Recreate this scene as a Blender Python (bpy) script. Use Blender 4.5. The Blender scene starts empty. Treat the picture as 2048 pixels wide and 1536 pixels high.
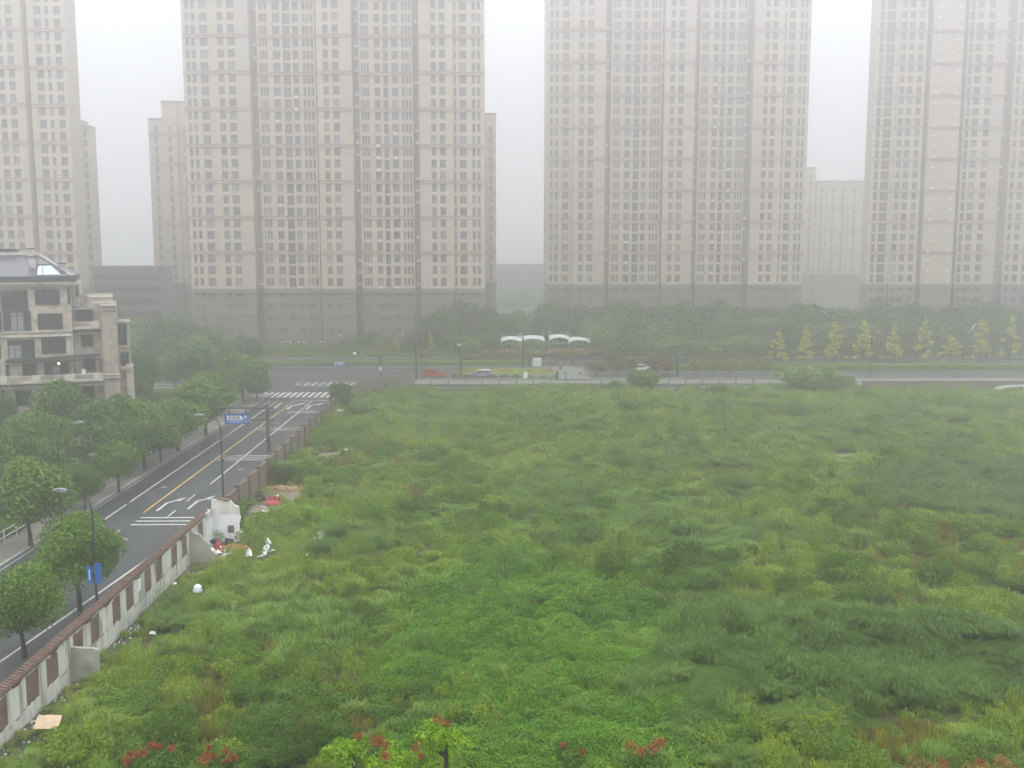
import bpy, math, random
import numpy as np
from mathutils import Vector, Matrix

R = math.radians
S = bpy.context.scene
COL = S.collection

# ------------------------------------------------------------------ camera, world, sun, exposure
CAM_H, PITCH, YAW, FPX = 24.0, R(7.37), R(0.95), 2048.0
cam_d = bpy.data.cameras.new('camera')
cam_d.lens, cam_d.sensor_width, cam_d.clip_start, cam_d.clip_end = 36, 36, 0.5, 6000
cam = bpy.data.objects.new('camera', cam_d)
COL.objects.link(cam)
cam.location = (0, 0, CAM_H)
cam.rotation_euler = (math.pi / 2 - PITCH, 0, -YAW)
S.camera = cam

SKY_LOW, SKY_HIGH = 0.64, 2.9
SUN_EL, SUN_AZ = R(58), R(200)
world = bpy.data.worlds.new('World')
S.world = world
world.use_nodes = True
wn, wl = world.node_tree.nodes, world.node_tree.links
wn.clear()
sky = wn.new('ShaderNodeTexSky')
sky.sky_type = 'NISHITA'
sky.sun_disc = False
sky.sun_elevation, sky.sun_rotation = SUN_EL, SUN_AZ
sky.air_density, sky.dust_density = 1.0, 3.0
hsv = wn.new('ShaderNodeHueSaturation')
hsv.inputs['Saturation'].default_value = 0.12
# an overcast cloud deck hides most of the clear sky: mix the sky with an even cloud grey
cloud = wn.new('ShaderNodeMixRGB')
cloud.inputs['Fac'].default_value = 0.88
cloud.inputs['Color2'].default_value = (8.6, 8.9, 9.3, 1)
bg = wn.new('ShaderNodeBackground')
bg.inputs['Strength'].default_value = 0.105
wo = wn.new('ShaderNodeOutputWorld')
wl.new(sky.outputs[0], hsv.inputs['Color'])
wl.new(hsv.outputs[0], cloud.inputs['Color1'])
# standard overcast luminance: the cloud deck is brighter overhead than at the horizon, (1 + 2 sin h) / 3
tc = wn.new('ShaderNodeTexCoord'); sx_ = wn.new('ShaderNodeSeparateXYZ'); mr_ = wn.new('ShaderNodeMapRange')
mr_.inputs['From Min'].default_value, mr_.inputs['From Max'].default_value = 0.0, 1.0
mr_.inputs['To Min'].default_value, mr_.inputs['To Max'].default_value = SKY_LOW, SKY_HIGH
gm_ = wn.new('ShaderNodeMixRGB'); gm_.blend_type = 'MULTIPLY'; gm_.inputs['Fac'].default_value = 1
wl.new(tc.outputs['Generated'], sx_.inputs[0]); wl.new(sx_.outputs['Z'], mr_.inputs['Value'])
wl.new(cloud.outputs[0], gm_.inputs['Color1']); wl.new(mr_.outputs[0], gm_.inputs['Color2'])
wl.new(gm_.outputs[0], bg.inputs['Color'])
wl.new(bg.outputs[0], wo.inputs['Surface'])

sun_d = bpy.data.lights.new('sun', 'SUN')
sun_d.energy, sun_d.angle, sun_d.color = 0.6, R(25), (1, 0.97, 0.93)
sun = bpy.data.objects.new('sun', sun_d)
COL.objects.link(sun)
sun.rotation_euler = (R(32), 0, R(-20))
sun.location = (0, 0, 90)

S.view_settings.view_transform = 'Standard'
S.view_settings.look = 'None'
S.view_settings.gamma = 1
S.view_settings.use_curve_mapping = False
S.view_settings.exposure = 0.25
cy = S.cycles
cy.max_bounces, cy.diffuse_bounces, cy.glossy_bounces = 12, 2, 2
cy.transmission_bounces, cy.volume_bounces, cy.transparent_max_bounces = 3, 9, 4
cy.use_adaptive_sampling, cy.adaptive_threshold = True, 0.02
cy.use_denoising = True
cy.caustics_reflective = cy.caustics_refractive = False
HAZE_DENSITY = 0.0034

# ------------------------------------------------------------------ measuring helpers
cp, sp, cw, sw = math.cos(PITCH), math.sin(PITCH), math.cos(YAW), math.sin(YAW)
def ray(px, py):
    x, y = (px - 1024) / FPX, (768 - py) / FPX
    f, z = cp + y * sp, -sp + y * cp
    return x * cw + f * sw, -x * sw + f * cw, z
def G(px, py, z=0.0):
    X, Y, Z = ray(px, py); t = (z - CAM_H) / Z
    return X * t, Y * t
def A(px, py, Y0):
    X, Y, Z = ray(px, py); t = Y0 / Y
    return X * t, CAM_H + Z * t
def project(X, Y, Z):
    Z = Z - CAM_H
    x = X * cw - Y * sw; f = X * sw + Y * cw
    d = f * cp - Z * sp; u = f * sp + Z * cp
    return 1024 + FPX * x / d, 768 - FPX * u / d

# ------------------------------------------------------------------ value noise
_rs = np.random.RandomState(5)
_grid = _rs.rand(256, 256)
def vnoise(x, y, s, o=0):
    x = np.asarray(x, float) / s + 37.3 + o * 17.1; y = np.asarray(y, float) / s + 91.7 + o * 9.7
    xi, yi = np.floor(x).astype(int), np.floor(y).astype(int)
    fx, fy = x - xi, y - yi
    fx, fy = fx * fx * (3 - 2 * fx), fy * fy * (3 - 2 * fy)
    g = lambda a, b: _grid[a % 256, b % 256]
    return (g(xi, yi) * (1 - fx) + g(xi + 1, yi) * fx) * (1 - fy) + (g(xi, yi + 1) * (1 - fx) + g(xi + 1, yi + 1) * fx) * fy
def fbm(x, y, s, o=0):
    return 0.5 * vnoise(x, y, s, o) + 0.3 * vnoise(x, y, s / 2.1, o + 3) + 0.2 * vnoise(x, y, s / 4.3, o + 7)

# ------------------------------------------------------------------ materials
def new_mat(name):
    m = bpy.data.materials.new(name); m.use_nodes = True
    n, l = m.node_tree.nodes, m.node_tree.links
    return m, n, l, n['Principled BSDF']
def pmat(name, c1, c2=None, scale=1.0, rough=0.8, rough2=None, spec=0.3, bump=0.0, metal=0.0, detail=5, stretch=(1, 1, 1), lo=0.35, hi=0.65, c3=None, s3=0.2):
    m, n, l, p = new_mat(name)
    p.inputs['Roughness'].default_value = rough
    p.inputs['Specular IOR Level'].default_value = spec
    p.inputs['Metallic'].default_value = metal
    c2 = c2 or tuple(v * 0.8 for v in c1)
    geo = n.new('ShaderNodeNewGeometry')
    mp = n.new('ShaderNodeMapping'); mp.inputs['Scale'].default_value = stretch
    l.new(geo.outputs['Position'], mp.inputs['Vector'])
    ns = n.new('ShaderNodeTexNoise'); ns.inputs['Scale'].default_value = scale; ns.inputs['Detail'].default_value = detail
    l.new(mp.outputs[0], ns.inputs['Vector'])
    rp = n.new('ShaderNodeValToRGB')
    rp.color_ramp.elements[0].position, rp.color_ramp.elements[1].position = lo, hi
    rp.color_ramp.elements[0].color = (*c1, 1); rp.color_ramp.elements[1].color = (*c2, 1)
    l.new(ns.outputs['Fac'], rp.inputs['Fac'])
    out = rp.outputs[0]
    if c3:
        n3 = n.new('ShaderNodeTexNoise'); n3.inputs['Scale'].default_value = s3; n3.inputs['Detail'].default_value = 6
        l.new(mp.outputs[0], n3.inputs['Vector'])
        r3 = n.new('ShaderNodeValToRGB'); r3.color_ramp.elements[0].position = 0.52; r3.color_ramp.elements[1].position = 0.68
        l.new(n3.outputs['Fac'], r3.inputs['Fac'])
        mx = n.new('ShaderNodeMixRGB'); mx.inputs['Color2'].default_value = (*c3, 1)
        l.new(r3.outputs[0], mx.inputs['Fac']); l.new(out, mx.inputs['Color1'])
        out = mx.outputs[0]
    l.new(out, p.inputs['Base Color'])
    if rough2 is not None:
        mr = n.new('ShaderNodeMapRange'); mr.inputs['To Min'].default_value = rough; mr.inputs['To Max'].default_value = rough2
        n2 = n.new('ShaderNodeTexNoise'); n2.inputs['Scale'].default_value = scale * 0.35; n2.inputs['Detail'].default_value = 4
        mr.inputs['From Min'].default_value = 0.35; mr.inputs['From Max'].default_value = 0.65
        l.new(mp.outputs[0], n2.inputs['Vector']); l.new(n2.outputs['Fac'], mr.inputs['Value']); l.new(mr.outputs[0], p.inputs['Roughness'])
    if bump:
        b = n.new('ShaderNodeBump'); b.inputs['Strength'].default_value = bump; b.inputs['Distance'].default_value = 0.05
        l.new(ns.outputs['Fac'], b.inputs['Height']); l.new(b.outputs[0], p.inputs['Normal'])
    return m
def brick_mat(name, c1, c2, mortar, scale=2.0, rough=0.9, axis='X'):
    m, n, l, p = new_mat(name)
    p.inputs['Roughness'].default_value = rough; p.inputs['Specular IOR Level'].default_value = 0.2
    geo = n.new('ShaderNodeNewGeometry')
    sx = n.new('ShaderNodeSeparateXYZ'); cx = n.new('ShaderNodeCombineXYZ')
    l.new(geo.outputs['Position'], sx.inputs[0])
    l.new(sx.outputs['Y' if axis == 'X' else 'X'], cx.inputs[0]); l.new(sx.outputs['Z'], cx.inputs[1])
    br = n.new('ShaderNodeTexBrick'); br.inputs['Scale'].default_value = scale
    br.inputs['Color1'].default_value = (*c1, 1); br.inputs['Color2'].default_value = (*c2, 1); br.inputs['Mortar'].default_value = (*mortar, 1)
    br.inputs['Mortar Size'].default_value = 0.03
    l.new(cx.outputs[0], br.inputs['Vector'])
    ns = n.new('ShaderNodeTexNoise'); ns.inputs['Scale'].default_value = 1.5; ns.inputs['Detail'].default_value = 8
    l.new(geo.outputs['Position'], ns.inputs['Vector'])
    rp = n.new('ShaderNodeValToRGB'); rp.color_ramp.elements[0].position = 0.3; rp.color_ramp.elements[1].position = 0.7
    rp.color_ramp.elements[0].color = (0.62, 0.62, 0.62, 1); rp.color_ramp.elements[1].color = (1.15, 1.12, 1.1, 1)
    l.new(ns.outputs['Fac'], rp.inputs['Fac'])
    mx = n.new('ShaderNodeMixRGB'); mx.blend_type = 'MULTIPLY'; mx.inputs['Fac'].default_value = 1
    l.new(br.outputs['Color'], mx.inputs['Color1']); l.new(rp.outputs[0], mx.inputs['Color2'])
    l.new(mx.outputs[0], p.inputs['Base Color'])
    return m
LEAF = 1.22
def leaf_mat(name, ca, cb, cc, inst=False, trans=0.22, rough=0.55):
    """three leaf colours chosen per leaf (or per plant) by the 'tint' attribute"""
    m, n, l, p = new_mat(name)
    ca, cb, cc = [(LEAF * 1.2 * q[0], LEAF * q[1], LEAF * 0.5 * q[2]) for q in (ca, cb, cc)]
    at = n.new('ShaderNodeAttribute'); at.attribute_name = 'tint'
    rp = n.new('ShaderNodeValToRGB'); e = rp.color_ramp.elements
    e[0].position, e[0].color = 0.0, (*ca, 1)
    e[1].position, e[1].color = 1.0, (*cc, 1)
    k = e.new(0.5); k.color = (*cb, 1)
    if inst:
        ai = n.new('ShaderNodeAttribute'); ai.attribute_name = 'ptint'; ai.attribute_type = 'INSTANCER'
        ad = n.new('ShaderNodeMath'); ad.operation = 'MULTIPLY_ADD'; ad.inputs[1].default_value = 0.8
        l.new(at.outputs['Fac'], ad.inputs[0]); l.new(ai.outputs['Fac'], ad.inputs[2])
        l.new(ad.outputs[0], rp.inputs['Fac'])
    else:
        l.new(at.outputs['Fac'], rp.inputs['Fac'])
    l.new(rp.outputs[0], p.inputs['Base Color'])
    p.inputs['Roughness'].default_value = rough; p.inputs['Specular IOR Level'].default_value = 0.22
    tr = n.new('ShaderNodeBsdfTranslucent'); mx = n.new('ShaderNodeMixShader'); mx.inputs['Fac'].default_value = trans
    l.new(rp.outputs[0], tr.inputs['Color'])
    l.new(p.outputs[0], mx.inputs[1]); l.new(tr.outputs[0], mx.inputs[2])
    l.new(mx.outputs[0], n['Material Output'].inputs['Surface'])
    return m
def flat(name, c, rough=0.6, spec=0.4, metal=0.0):
    return pmat(name, c, tuple(v * 0.86 for v in c), scale=3, rough=rough, spec=spec, metal=metal)

M = {}
M['asphalt'] = pmat('wet_asphalt', (0.036, 0.037, 0.041), (0.055, 0.056, 0.060), scale=0.5, rough=0.4, rough2=0.65, spec=0.28, bump=0.05, stretch=(1.2, 0.35, 1), c3=(0.045, 0.046, 0.05), s3=0.12)
M['asphalt2'] = pmat('wet_asphalt_cross', (0.045, 0.046, 0.049), (0.065, 0.066, 0.069), scale=0.4, rough=0.4, rough2=0.6, spec=0.3, stretch=(0.3, 1.2, 1))
M['paint'] = pmat('road_paint', (0.52, 0.52, 0.51), (0.24, 0.24, 0.24), scale=3.5, rough=0.5, lo=0.42, hi=0.8)
M['yellow'] = pmat('yellow_paint', (0.62, 0.40, 0.08), (0.42, 0.30, 0.10), scale=2.5, rough=0.5)
M['pave'] = pmat('brown_pavers', (0.13, 0.11, 0.10), (0.19, 0.165, 0.15), scale=1.2, rough=0.5, spec=0.4, bump=0.1)
M['pave2'] = pmat('grey_pavers', (0.15, 0.15, 0.145), (0.20, 0.20, 0.195), scale=0.8, rough=0.6)
M['kerb'] = pmat('kerb_stone', (0.24, 0.24, 0.235), (0.33, 0.33, 0.32), scale=2, rough=0.7)
M['soil'] = pmat('wet_soil', (0.035, 0.045, 0.018), (0.06, 0.052, 0.03), scale=0.6, rough=0.9, bump=0.4)
M['mud'] = pmat('bare_mud', (0.16, 0.13, 0.10), (0.22, 0.19, 0.16), scale=0.9, rough=0.6, bump=0.2)
M['lawn'] = pmat('lawn', (0.07, 0.12, 0.03), (0.05, 0.09, 0.03), scale=0.8, rough=0.9)
M['plaster'] = pmat('weathered_plaster', (0.66, 0.65, 0.60), (0.50, 0.49, 0.44), scale=0.9, rough=0.85, c3=(0.27, 0.27, 0.22), s3=1.3, stretch=(1.5, 1.5, 0.22), bump=0.1, lo=0.4, hi=0.7)
M['plaster_grey'] = pmat('grey_render', (0.40, 0.38, 0.33), (0.31, 0.30, 0.25), scale=0.9, rough=0.9, c3=(0.20, 0.20, 0.15), s3=0.7)
M['white'] = pmat('white_plaster', (0.82, 0.83, 0.84), (0.72, 0.73, 0.73), scale=0.7, rough=0.8)
M['crack'] = pmat('peeled_patch', (0.19, 0.15, 0.12), (0.30, 0.25, 0.2), scale=4, rough=0.95)
M['brickpanel'] = brick_mat('exposed_brick', (0.20, 0.125, 0.105), (0.155, 0.105, 0.09), (0.19, 0.15, 0.13), scale=4.0)
M['coping'] = pmat('brown_tile', (0.17, 0.10, 0.075), (0.11, 0.07, 0.055), scale=3, rough=0.55)
M['coping2'] = pmat('dark_tile', (0.07, 0.045, 0.038), (0.10, 0.06, 0.05), scale=3, rough=0.6)
M['brownwall'] = pmat('pebble_dash_brown', (0.235, 0.175, 0.15), (0.17, 0.13, 0.115), scale=1.3, rough=0.9, c3=(0.12, 0.11, 0.09), s3=0.5, bump=0.1)
M['browndark'] = pmat('brown_pier', (0.10, 0.075, 0.065), (0.075, 0.06, 0.05), scale=2, rough=0.8)
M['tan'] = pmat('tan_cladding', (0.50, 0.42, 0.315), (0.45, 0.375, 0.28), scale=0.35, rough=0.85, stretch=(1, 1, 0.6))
M['pinktan'] = pmat('pink_tan_cladding', (0.47, 0.395, 0.32), (0.43, 0.36, 0.29), scale=0.35, rough=0.85)
M['greytan'] = pmat('grey_tan_cladding', (0.49, 0.405, 0.31), (0.44, 0.365, 0.28), scale=0.35, rough=0.85)
M['band'] = pmat('red_brown_band', (0.30, 0.17, 0.12), (0.26, 0.15, 0.11), scale=1, rough=0.8)
M['podium'] = pmat('dark_podium_stone', (0.165, 0.145, 0.125), (0.205, 0.18, 0.155), scale=0.4, rough=0.7)
M['podium2'] = pmat('podium_ledge_stone', (0.24, 0.22, 0.19), (0.20, 0.18, 0.16), scale=0.4, rough=0.8)
M['recess'] = pmat('recess_wall', (0.30, 0.26, 0.215), (0.26, 0.225, 0.19), scale=0.4, rough=0.9)  # recessed strips have a darker tone than the outer cladding
M['glass'] = flat('window_glass', (0.10, 0.11, 0.12), 0.12, 0.6)  # blue-grey base colour holds the sky reflected in the panes
M['glass_l'] = flat('curtained_glass', (0.24, 0.26, 0.27), 0.25, 0.5)
M['glass_d'] = flat('stair_glass', (0.028, 0.026, 0.025), 0.2, 0.5)
M['frame'] = flat('window_frame_grey', (0.20, 0.18, 0.16), 0.5)
M['frame_d'] = flat('window_frame_dark', (0.05, 0.048, 0.045), 0.5)
M['frame_w'] = flat('window_frame_pale', (0.55, 0.53, 0.5), 0.5)
M['ac'] = flat('white_metal_box', (0.7, 0.7, 0.7), 0.4)
M['stone'] = brick_mat('villa_stone', (0.52, 0.46, 0.38), (0.48, 0.425, 0.355), (0.41, 0.365, 0.305), scale=1.1, axis='Y')
M['stone_p'] = brick_mat('villa_pink_stone', (0.45, 0.375, 0.31), (0.41, 0.345, 0.29), (0.34, 0.29, 0.245), scale=1.3, axis='Y')
M['cornice'] = pmat('villa_cornice', (0.58, 0.53, 0.45), (0.51, 0.465, 0.395), scale=0.8, rough=0.85, c3=(0.31, 0.28, 0.24), s3=0.5)
M['slate'] = pmat('slate_roof', (0.055, 0.055, 0.068), (0.075, 0.075, 0.09), scale=0.8, rough=0.32, spec=0.6)
M['gutter'] = flat('dark_gutter', (0.035, 0.038, 0.042), 0.4)
M['skylight'] = flat('skylight_glass', (0.45, 0.55, 0.62), 0.08, 0.9)
M['pole'] = flat('dark_steel', (0.032, 0.034, 0.034), 0.4)
M['polegreen'] = flat('dark_green_steel', (0.05, 0.06, 0.045), 0.5)
M['lampgrey'] = flat('lamp_grey', (0.24, 0.245, 0.25), 0.35)
M['steelwhite'] = flat('white_painted_steel', (0.72, 0.74, 0.76), 0.4)
M['blue'] = flat('sign_blue', (0.02, 0.13, 0.46), 0.35)
M['signwhite'] = flat('sign_white', (0.75, 0.80, 0.84), 0.35)
M['signback'] = flat('sign_back', (0.09, 0.07, 0.07), 0.6)
M['red'] = flat('red_car_paint', (0.42, 0.03, 0.04), 0.25, 0.6)
M['carwhite'] = flat('white_car_paint', (0.75, 0.76, 0.78), 0.25, 0.6)
M['purple'] = flat('purple_car_paint', (0.28, 0.22, 0.42), 0.3, 0.6)
M['tyre'] = flat('tyre_rubber', (0.02, 0.02, 0.02), 0.8)
M['membrane'] = flat('white_membrane', (0.85, 0.86, 0.87), 0.5)
M['redplastic'] = flat('red_plastic', (0.45, 0.04, 0.06), 0.5)
M['wood'] = pmat('scrap_wood', (0.42, 0.27, 0.14), (0.28, 0.16, 0.08), scale=2, rough=0.8)
M['plywood'] = pmat('plywood', (0.55, 0.42, 0.28), (0.45, 0.33, 0.22), scale=3, rough=0.8)
M['brick'] = pmat('loose_brick', (0.46, 0.19, 0.09), (0.33, 0.13, 0.07), scale=4, rough=0.9)
M['rubble'] = pmat('rubble_stone', (0.30, 0.28, 0.25), (0.16, 0.14, 0.12), scale=3, rough=0.9)
M['foam'] = flat('white_foam', (0.85, 0.87, 0.9), 0.6)
M['bark'] = pmat('wet_bark', (0.035, 0.028, 0.022), (0.06, 0.05, 0.04), scale=6, rough=0.85, stretch=(1, 1, 0.3))
M['skin'] = flat('skin', (0.5, 0.33, 0.25), 0.6)
M['dark_cloth'] = flat('dark_cloth', (0.04, 0.04, 0.055), 0.9)
M['pink_cloth'] = flat('pink_cloth', (0.55, 0.12, 0.16), 0.8)
M['blue_cloth'] = flat('blue_umbrella_cloth', (0.06, 0.25, 0.55), 0.6)
M['petal'] = leaf_mat('flower_bed_petals', (0.22, 0.04, 0.03), (0.24, 0.16, 0.04), (0.14, 0.22, 0.06))
M['concrete'] = pmat('pale_concrete', (0.20, 0.195, 0.175), (0.145, 0.14, 0.125), scale=0.5, rough=0.9, spec=0.1, c3=(0.22, 0.215, 0.19), s3=0.25)
M['farwall'] = pmat('far_grey_wall', (0.16, 0.16, 0.165), (0.13, 0.13, 0.135), scale=0.2, rough=0.9)
lamp_m, n_, l_, p_ = new_mat('ceiling_lamp_glow')
p_.inputs['Emission Color'].default_value = (1, 0.9, 0.6, 1); p_.inputs['Emission Strength'].default_value = 4
M['glow'] = lamp_m
# leaves
M['l_camphor'] = leaf_mat('camphor_leaves', (0.035, 0.095, 0.012), (0.075, 0.175, 0.022), (0.17, 0.29, 0.035))
M['l_green'] = leaf_mat('green_leaves', (0.03, 0.085, 0.02), (0.06, 0.145, 0.03), (0.11, 0.20, 0.04))
M['l_dark'] = leaf_mat('dark_green_leaves', (0.025, 0.06, 0.024), (0.042, 0.092, 0.034), (0.065, 0.125, 0.04))
M['l_bright'] = leaf_mat('bright_green_leaves', (0.08, 0.20, 0.015), (0.14, 0.30, 0.025), (0.24, 0.42, 0.04))
M['l_ginkgo'] = leaf_mat('yellow_green_leaves', (0.22, 0.28, 0.03), (0.38, 0.43, 0.04), (0.52, 0.54, 0.06))
M['l_plum'] = leaf_mat('dark_red_leaves', (0.055, 0.03, 0.028), (0.10, 0.05, 0.045), (0.13, 0.09, 0.06))
M['l_rusty'] = leaf_mat('rusty_green_leaves', (0.10, 0.10, 0.045), (0.17, 0.145, 0.06), (0.25, 0.17, 0.08))
M['l_willow'] = leaf_mat('grey_green_leaves', (0.05, 0.11, 0.035), (0.09, 0.18, 0.055), (0.15, 0.24, 0.07))
M['l_red'] = leaf_mat('red_seed_heads', (0.12, 0.03, 0.03), (0.20, 0.05, 0.05), (0.26, 0.12, 0.06))
M['hedge'] = leaf_mat('hedge_leaves', (0.05, 0.12, 0.02), (0.10, 0.20, 0.03), (0.20, 0.30, 0.05))
for k, a, b, c in (('f_grass', (0.045, 0.125, 0.018), (0.085, 0.19, 0.028), (0.20, 0.28, 0.05)),
                   ('f_reed', (0.055, 0.14, 0.04), (0.10, 0.21, 0.065), (0.17, 0.29, 0.09)),
                   ('f_weed', (0.035, 0.10, 0.018), (0.075, 0.18, 0.026), (0.17, 0.28, 0.05)),
                   ('f_vine', (0.026, 0.10, 0.014), (0.052, 0.17, 0.022), (0.105, 0.25, 0.035)),
                   ('f_feather', (0.028, 0.075, 0.022), (0.055, 0.13, 0.035), (0.10, 0.20, 0.055)),
                   ('f_dry', (0.075, 0.07, 0.03), (0.12, 0.125, 0.045), (0.18, 0.19, 0.06)),
                   ('f_shrub', (0.03, 0.085, 0.02), (0.06, 0.14, 0.025), (0.12, 0.22, 0.04))):
    M[k] = leaf_mat(k.replace('f_', 'field_') + '_leaves', a, b, c, inst=True)

# ------------------------------------------------------------------ mesh building
class MB:
    def __init__(s, off=(0, 0, 0)):
        s.v, s.f, s.m, s.off = [], [], [], off
    def add(s, vs, fs, m=0):
        b = len(s.v); ox, oy, oz = s.off
        s.v += [(x - ox, y - oy, z - oz) for x, y, z in vs]
        s.f += [tuple(b + i for i in f) for f in fs]; s.m += [m] * len(fs)
        return s
    def box(s, x0, x1, y0, y1, z0, z1, m=0):
        return s.add([(x0, y0, z0), (x1, y0, z0), (x1, y1, z0), (x0, y1, z0), (x0, y0, z1), (x1, y0, z1), (x1, y1, z1), (x0, y1, z1)],
                     [(0, 3, 2, 1), (4, 5, 6, 7), (0, 1, 5, 4), (1, 2, 6, 5), (2, 3, 7, 6), (3, 0, 4, 7)], m)
    def prism(s, poly, z0, z1, m=0):
        n = len(poly)
        return s.add([(x, y, z0) for x, y in poly] + [(x, y, z1) for x, y in poly],
                     [tuple(range(n - 1, -1, -1)), tuple(range(n, 2 * n))] + [(i, (i + 1) % n, n + (i + 1) % n, n + i) for i in range(n)], m)
    def extr(s, poly, d0, d1, axis, m=0):
        """polygon in the (a, z) plane pushed along axis 'x' or 'y'"""
        n = len(poly)
        pt = (lambda a, z, d: (d, a, z)) if axis == 'x' else (lambda a, z, d: (a, d, z))
        return s.add([pt(a, z, d0) for a, z in poly] + [pt(a, z, d1) for a, z in poly],
                     [tuple(range(n)), tuple(range(2 * n - 1, n - 1, -1))] + [(i, n + i, n + (i + 1) % n, (i + 1) % n) for i in range(n)], m)
    def tube(s, pts, rad, n=6, m=0, cap=True):
        pts = [Vector(p) for p in pts]
        if not isinstance(rad, (list, tuple)): rad = [rad] * len(pts)
        vs = []
        for i, p in enumerate(pts):
            d = (pts[min(i + 1, len(pts) - 1)] - pts[max(i - 1, 0)]).normalized()
            a = Vector((1, 0, 0)) if abs(d.x) < 0.9 else Vector((0, 1, 0))
            u = d.cross(a).normalized(); w = d.cross(u)
            for k in range(n):
                t = 2 * math.pi * k / n
                vs.append(tuple(p + (u * math.cos(t) + w * math.sin(t)) * rad[i]))
        fs = [(i * n + k, i * n + (k + 1) % n, (i + 1) * n + (k + 1) % n, (i + 1) * n + k) for i in range(len(pts) - 1) for k in range(n)]
        if cap: fs += [tuple(range(n - 1, -1, -1)), tuple(range((len(pts) - 1) * n, len(pts) * n))]
        return s.add(vs, fs, m)
    def ball(s, c, r, m=0, n=8, k=5, sq=(1, 1, 1)):
        vs = [(c[0], c[1], c[2] - r * sq[2])]
        for i in range(1, k):
            t = math.pi * i / k
            for j in range(n):
                p = 2 * math.pi * j / n
                vs.append((c[0] + r * sq[0] * math.sin(t) * math.cos(p), c[1] + r * sq[1] * math.sin(t) * math.sin(p), c[2] - r * sq[2] * math.cos(t)))
        vs.append((c[0], c[1], c[2] + r * sq[2])); L = len(vs) - 1
        fs = [(0, 1 + (j + 1) % n, 1 + j) for j in range(n)]
        for i in range(k - 2):
            fs += [(1 + i * n + j, 1 + i * n + (j + 1) % n, 1 + (i + 1) * n + (j + 1) % n, 1 + (i + 1) * n + j) for j in range(n)]
        fs += [(L, 1 + (k - 2) * n + j, 1 + (k - 2) * n + (j + 1) % n) for j in range(n)]
        return s.add(vs, fs, m)
    def mesh(s, name, mats):
        me = bpy.data.meshes.new(name); me.from_pydata(s.v, [], s.f)
        for x in (mats if isinstance(mats, (list, tuple)) else [mats]): me.materials.append(M[x] if isinstance(x, str) else x)
        if any(s.m): me.polygons.foreach_set('material_index', s.m)
        me.update(); return me
    def build(s, name, mats, parent=None, bevel=0):
        o = put(name, s.mesh(name, mats), parent)
        if bevel:
            b = o.modifiers.new('bevel', 'BEVEL'); b.width = bevel; b.segments = 2; b.limit_method = 'ANGLE'
        return o
def put(name, me, parent=None, loc=(0, 0, 0), rz=0.0, sc=None):
    o = bpy.data.objects.new(name, me); COL.objects.link(o); o.parent = parent; o.location = loc
    if rz: o.rotation_euler = (0, 0, rz)
    if sc: o.scale = sc
    return o
def tag(o, label, cat, group=None):
    o['label'] = label; o['category'] = cat
    if group: o['group'] = group
    return o
def thing(name, label, cat, loc=(0, 0, 0), rz=0.0, group=None):
    o = bpy.data.objects.new(name, None); COL.objects.link(o); o.location = loc; o.rotation_euler = (0, 0, rz)
    o.empty_display_size = 0.5
    return tag(o, label, cat, group)
def struct(name, mb, mats, parent=None):
    o = mb.build(name, mats, parent)
    if parent is None: o['kind'] = 'structure'
    return o
def clone(o, loc, rz=0.0, sc=None, label=None, group=None):
    c = o.copy(); COL.objects.link(c); c.location = loc; c.rotation_euler = (0, 0, rz)
    if sc: c.scale = sc
    if label: c['label'] = label
    if group: c['group'] = group
    for ch in o.children:
        d = ch.copy(); COL.objects.link(d); d.parent = c
        for g in ch.children:
            e = g.copy(); COL.objects.link(e); e.parent = d
    return c

def np_mesh(name, V, F, mat, tint=None):
    me = bpy.data.meshes.new(name)
    nv, nf, k = len(V), len(F), F.shape[1]
    me.vertices.add(nv); me.vertices.foreach_set('co', np.ascontiguousarray(V, np.float32).ravel())
    me.loops.add(nf * k); me.loops.foreach_set('vertex_index', np.ascontiguousarray(F, np.int32).ravel())
    me.polygons.add(nf); me.polygons.foreach_set('loop_start', np.arange(0, nf * k, k, dtype=np.int32))
    me.materials.append(M[mat] if isinstance(mat, str) else mat)
    if tint is not None:
        a = me.attributes.new('tint', 'FLOAT', 'FACE'); a.data.foreach_set('value', np.clip(tint, 0, 1).astype(np.float32))
    me.update(calc_edges=True); return me
def unit(v): return v / np.maximum(np.linalg.norm(v, axis=1, keepdims=True), 1e-9)
def leaves(name, C, N, size, tint, mat, rs, asp=0.55):
    """rhombic leaves at C facing roughly N"""
    n = len(C); N = unit(N)
    a = unit(np.cross(N, rs.normal(size=(n, 3)))); b = np.cross(N, a)
    s = (size * (0.7 + 0.6 * rs.rand(n)))[:, None]
    V = np.stack([C - a * s, C - b * s * asp + N * s * 0.12, C + a * s, C + b * s * asp + N * s * 0.12], 1).reshape(-1, 3)
    F = np.arange(4 * n).reshape(n, 4)
    return np_mesh(name, V, F, mat, tint)
def crown_pts(lumps, n, rs, up=0.25, inner=0.25):
    L = np.array(lumps, float); w = L[:, 3] ** 2; w /= w.sum()
    i = rs.choice(len(L), n, p=w)
    d = rs.normal(size=(n, 3)); d[:, 2] += up; d = unit(d)
    r = np.where(rs.rand(n) < inner, rs.rand(n) * 0.8, 0.85 + 0.28 * rs.rand(n) ** 1.5)
    C = L[i, :3] + d * (L[i, 3] * r)[:, None] * np.array([1, 1, 0.85])
    lt = rs.rand(len(L))
    return C, d + 0.75 * rs.normal(size=(n, 3)), np.clip(0.42 + 0.36 * (lt[i] - 0.5) + 0.17 * rs.normal(size=n), 0, 1)
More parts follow.
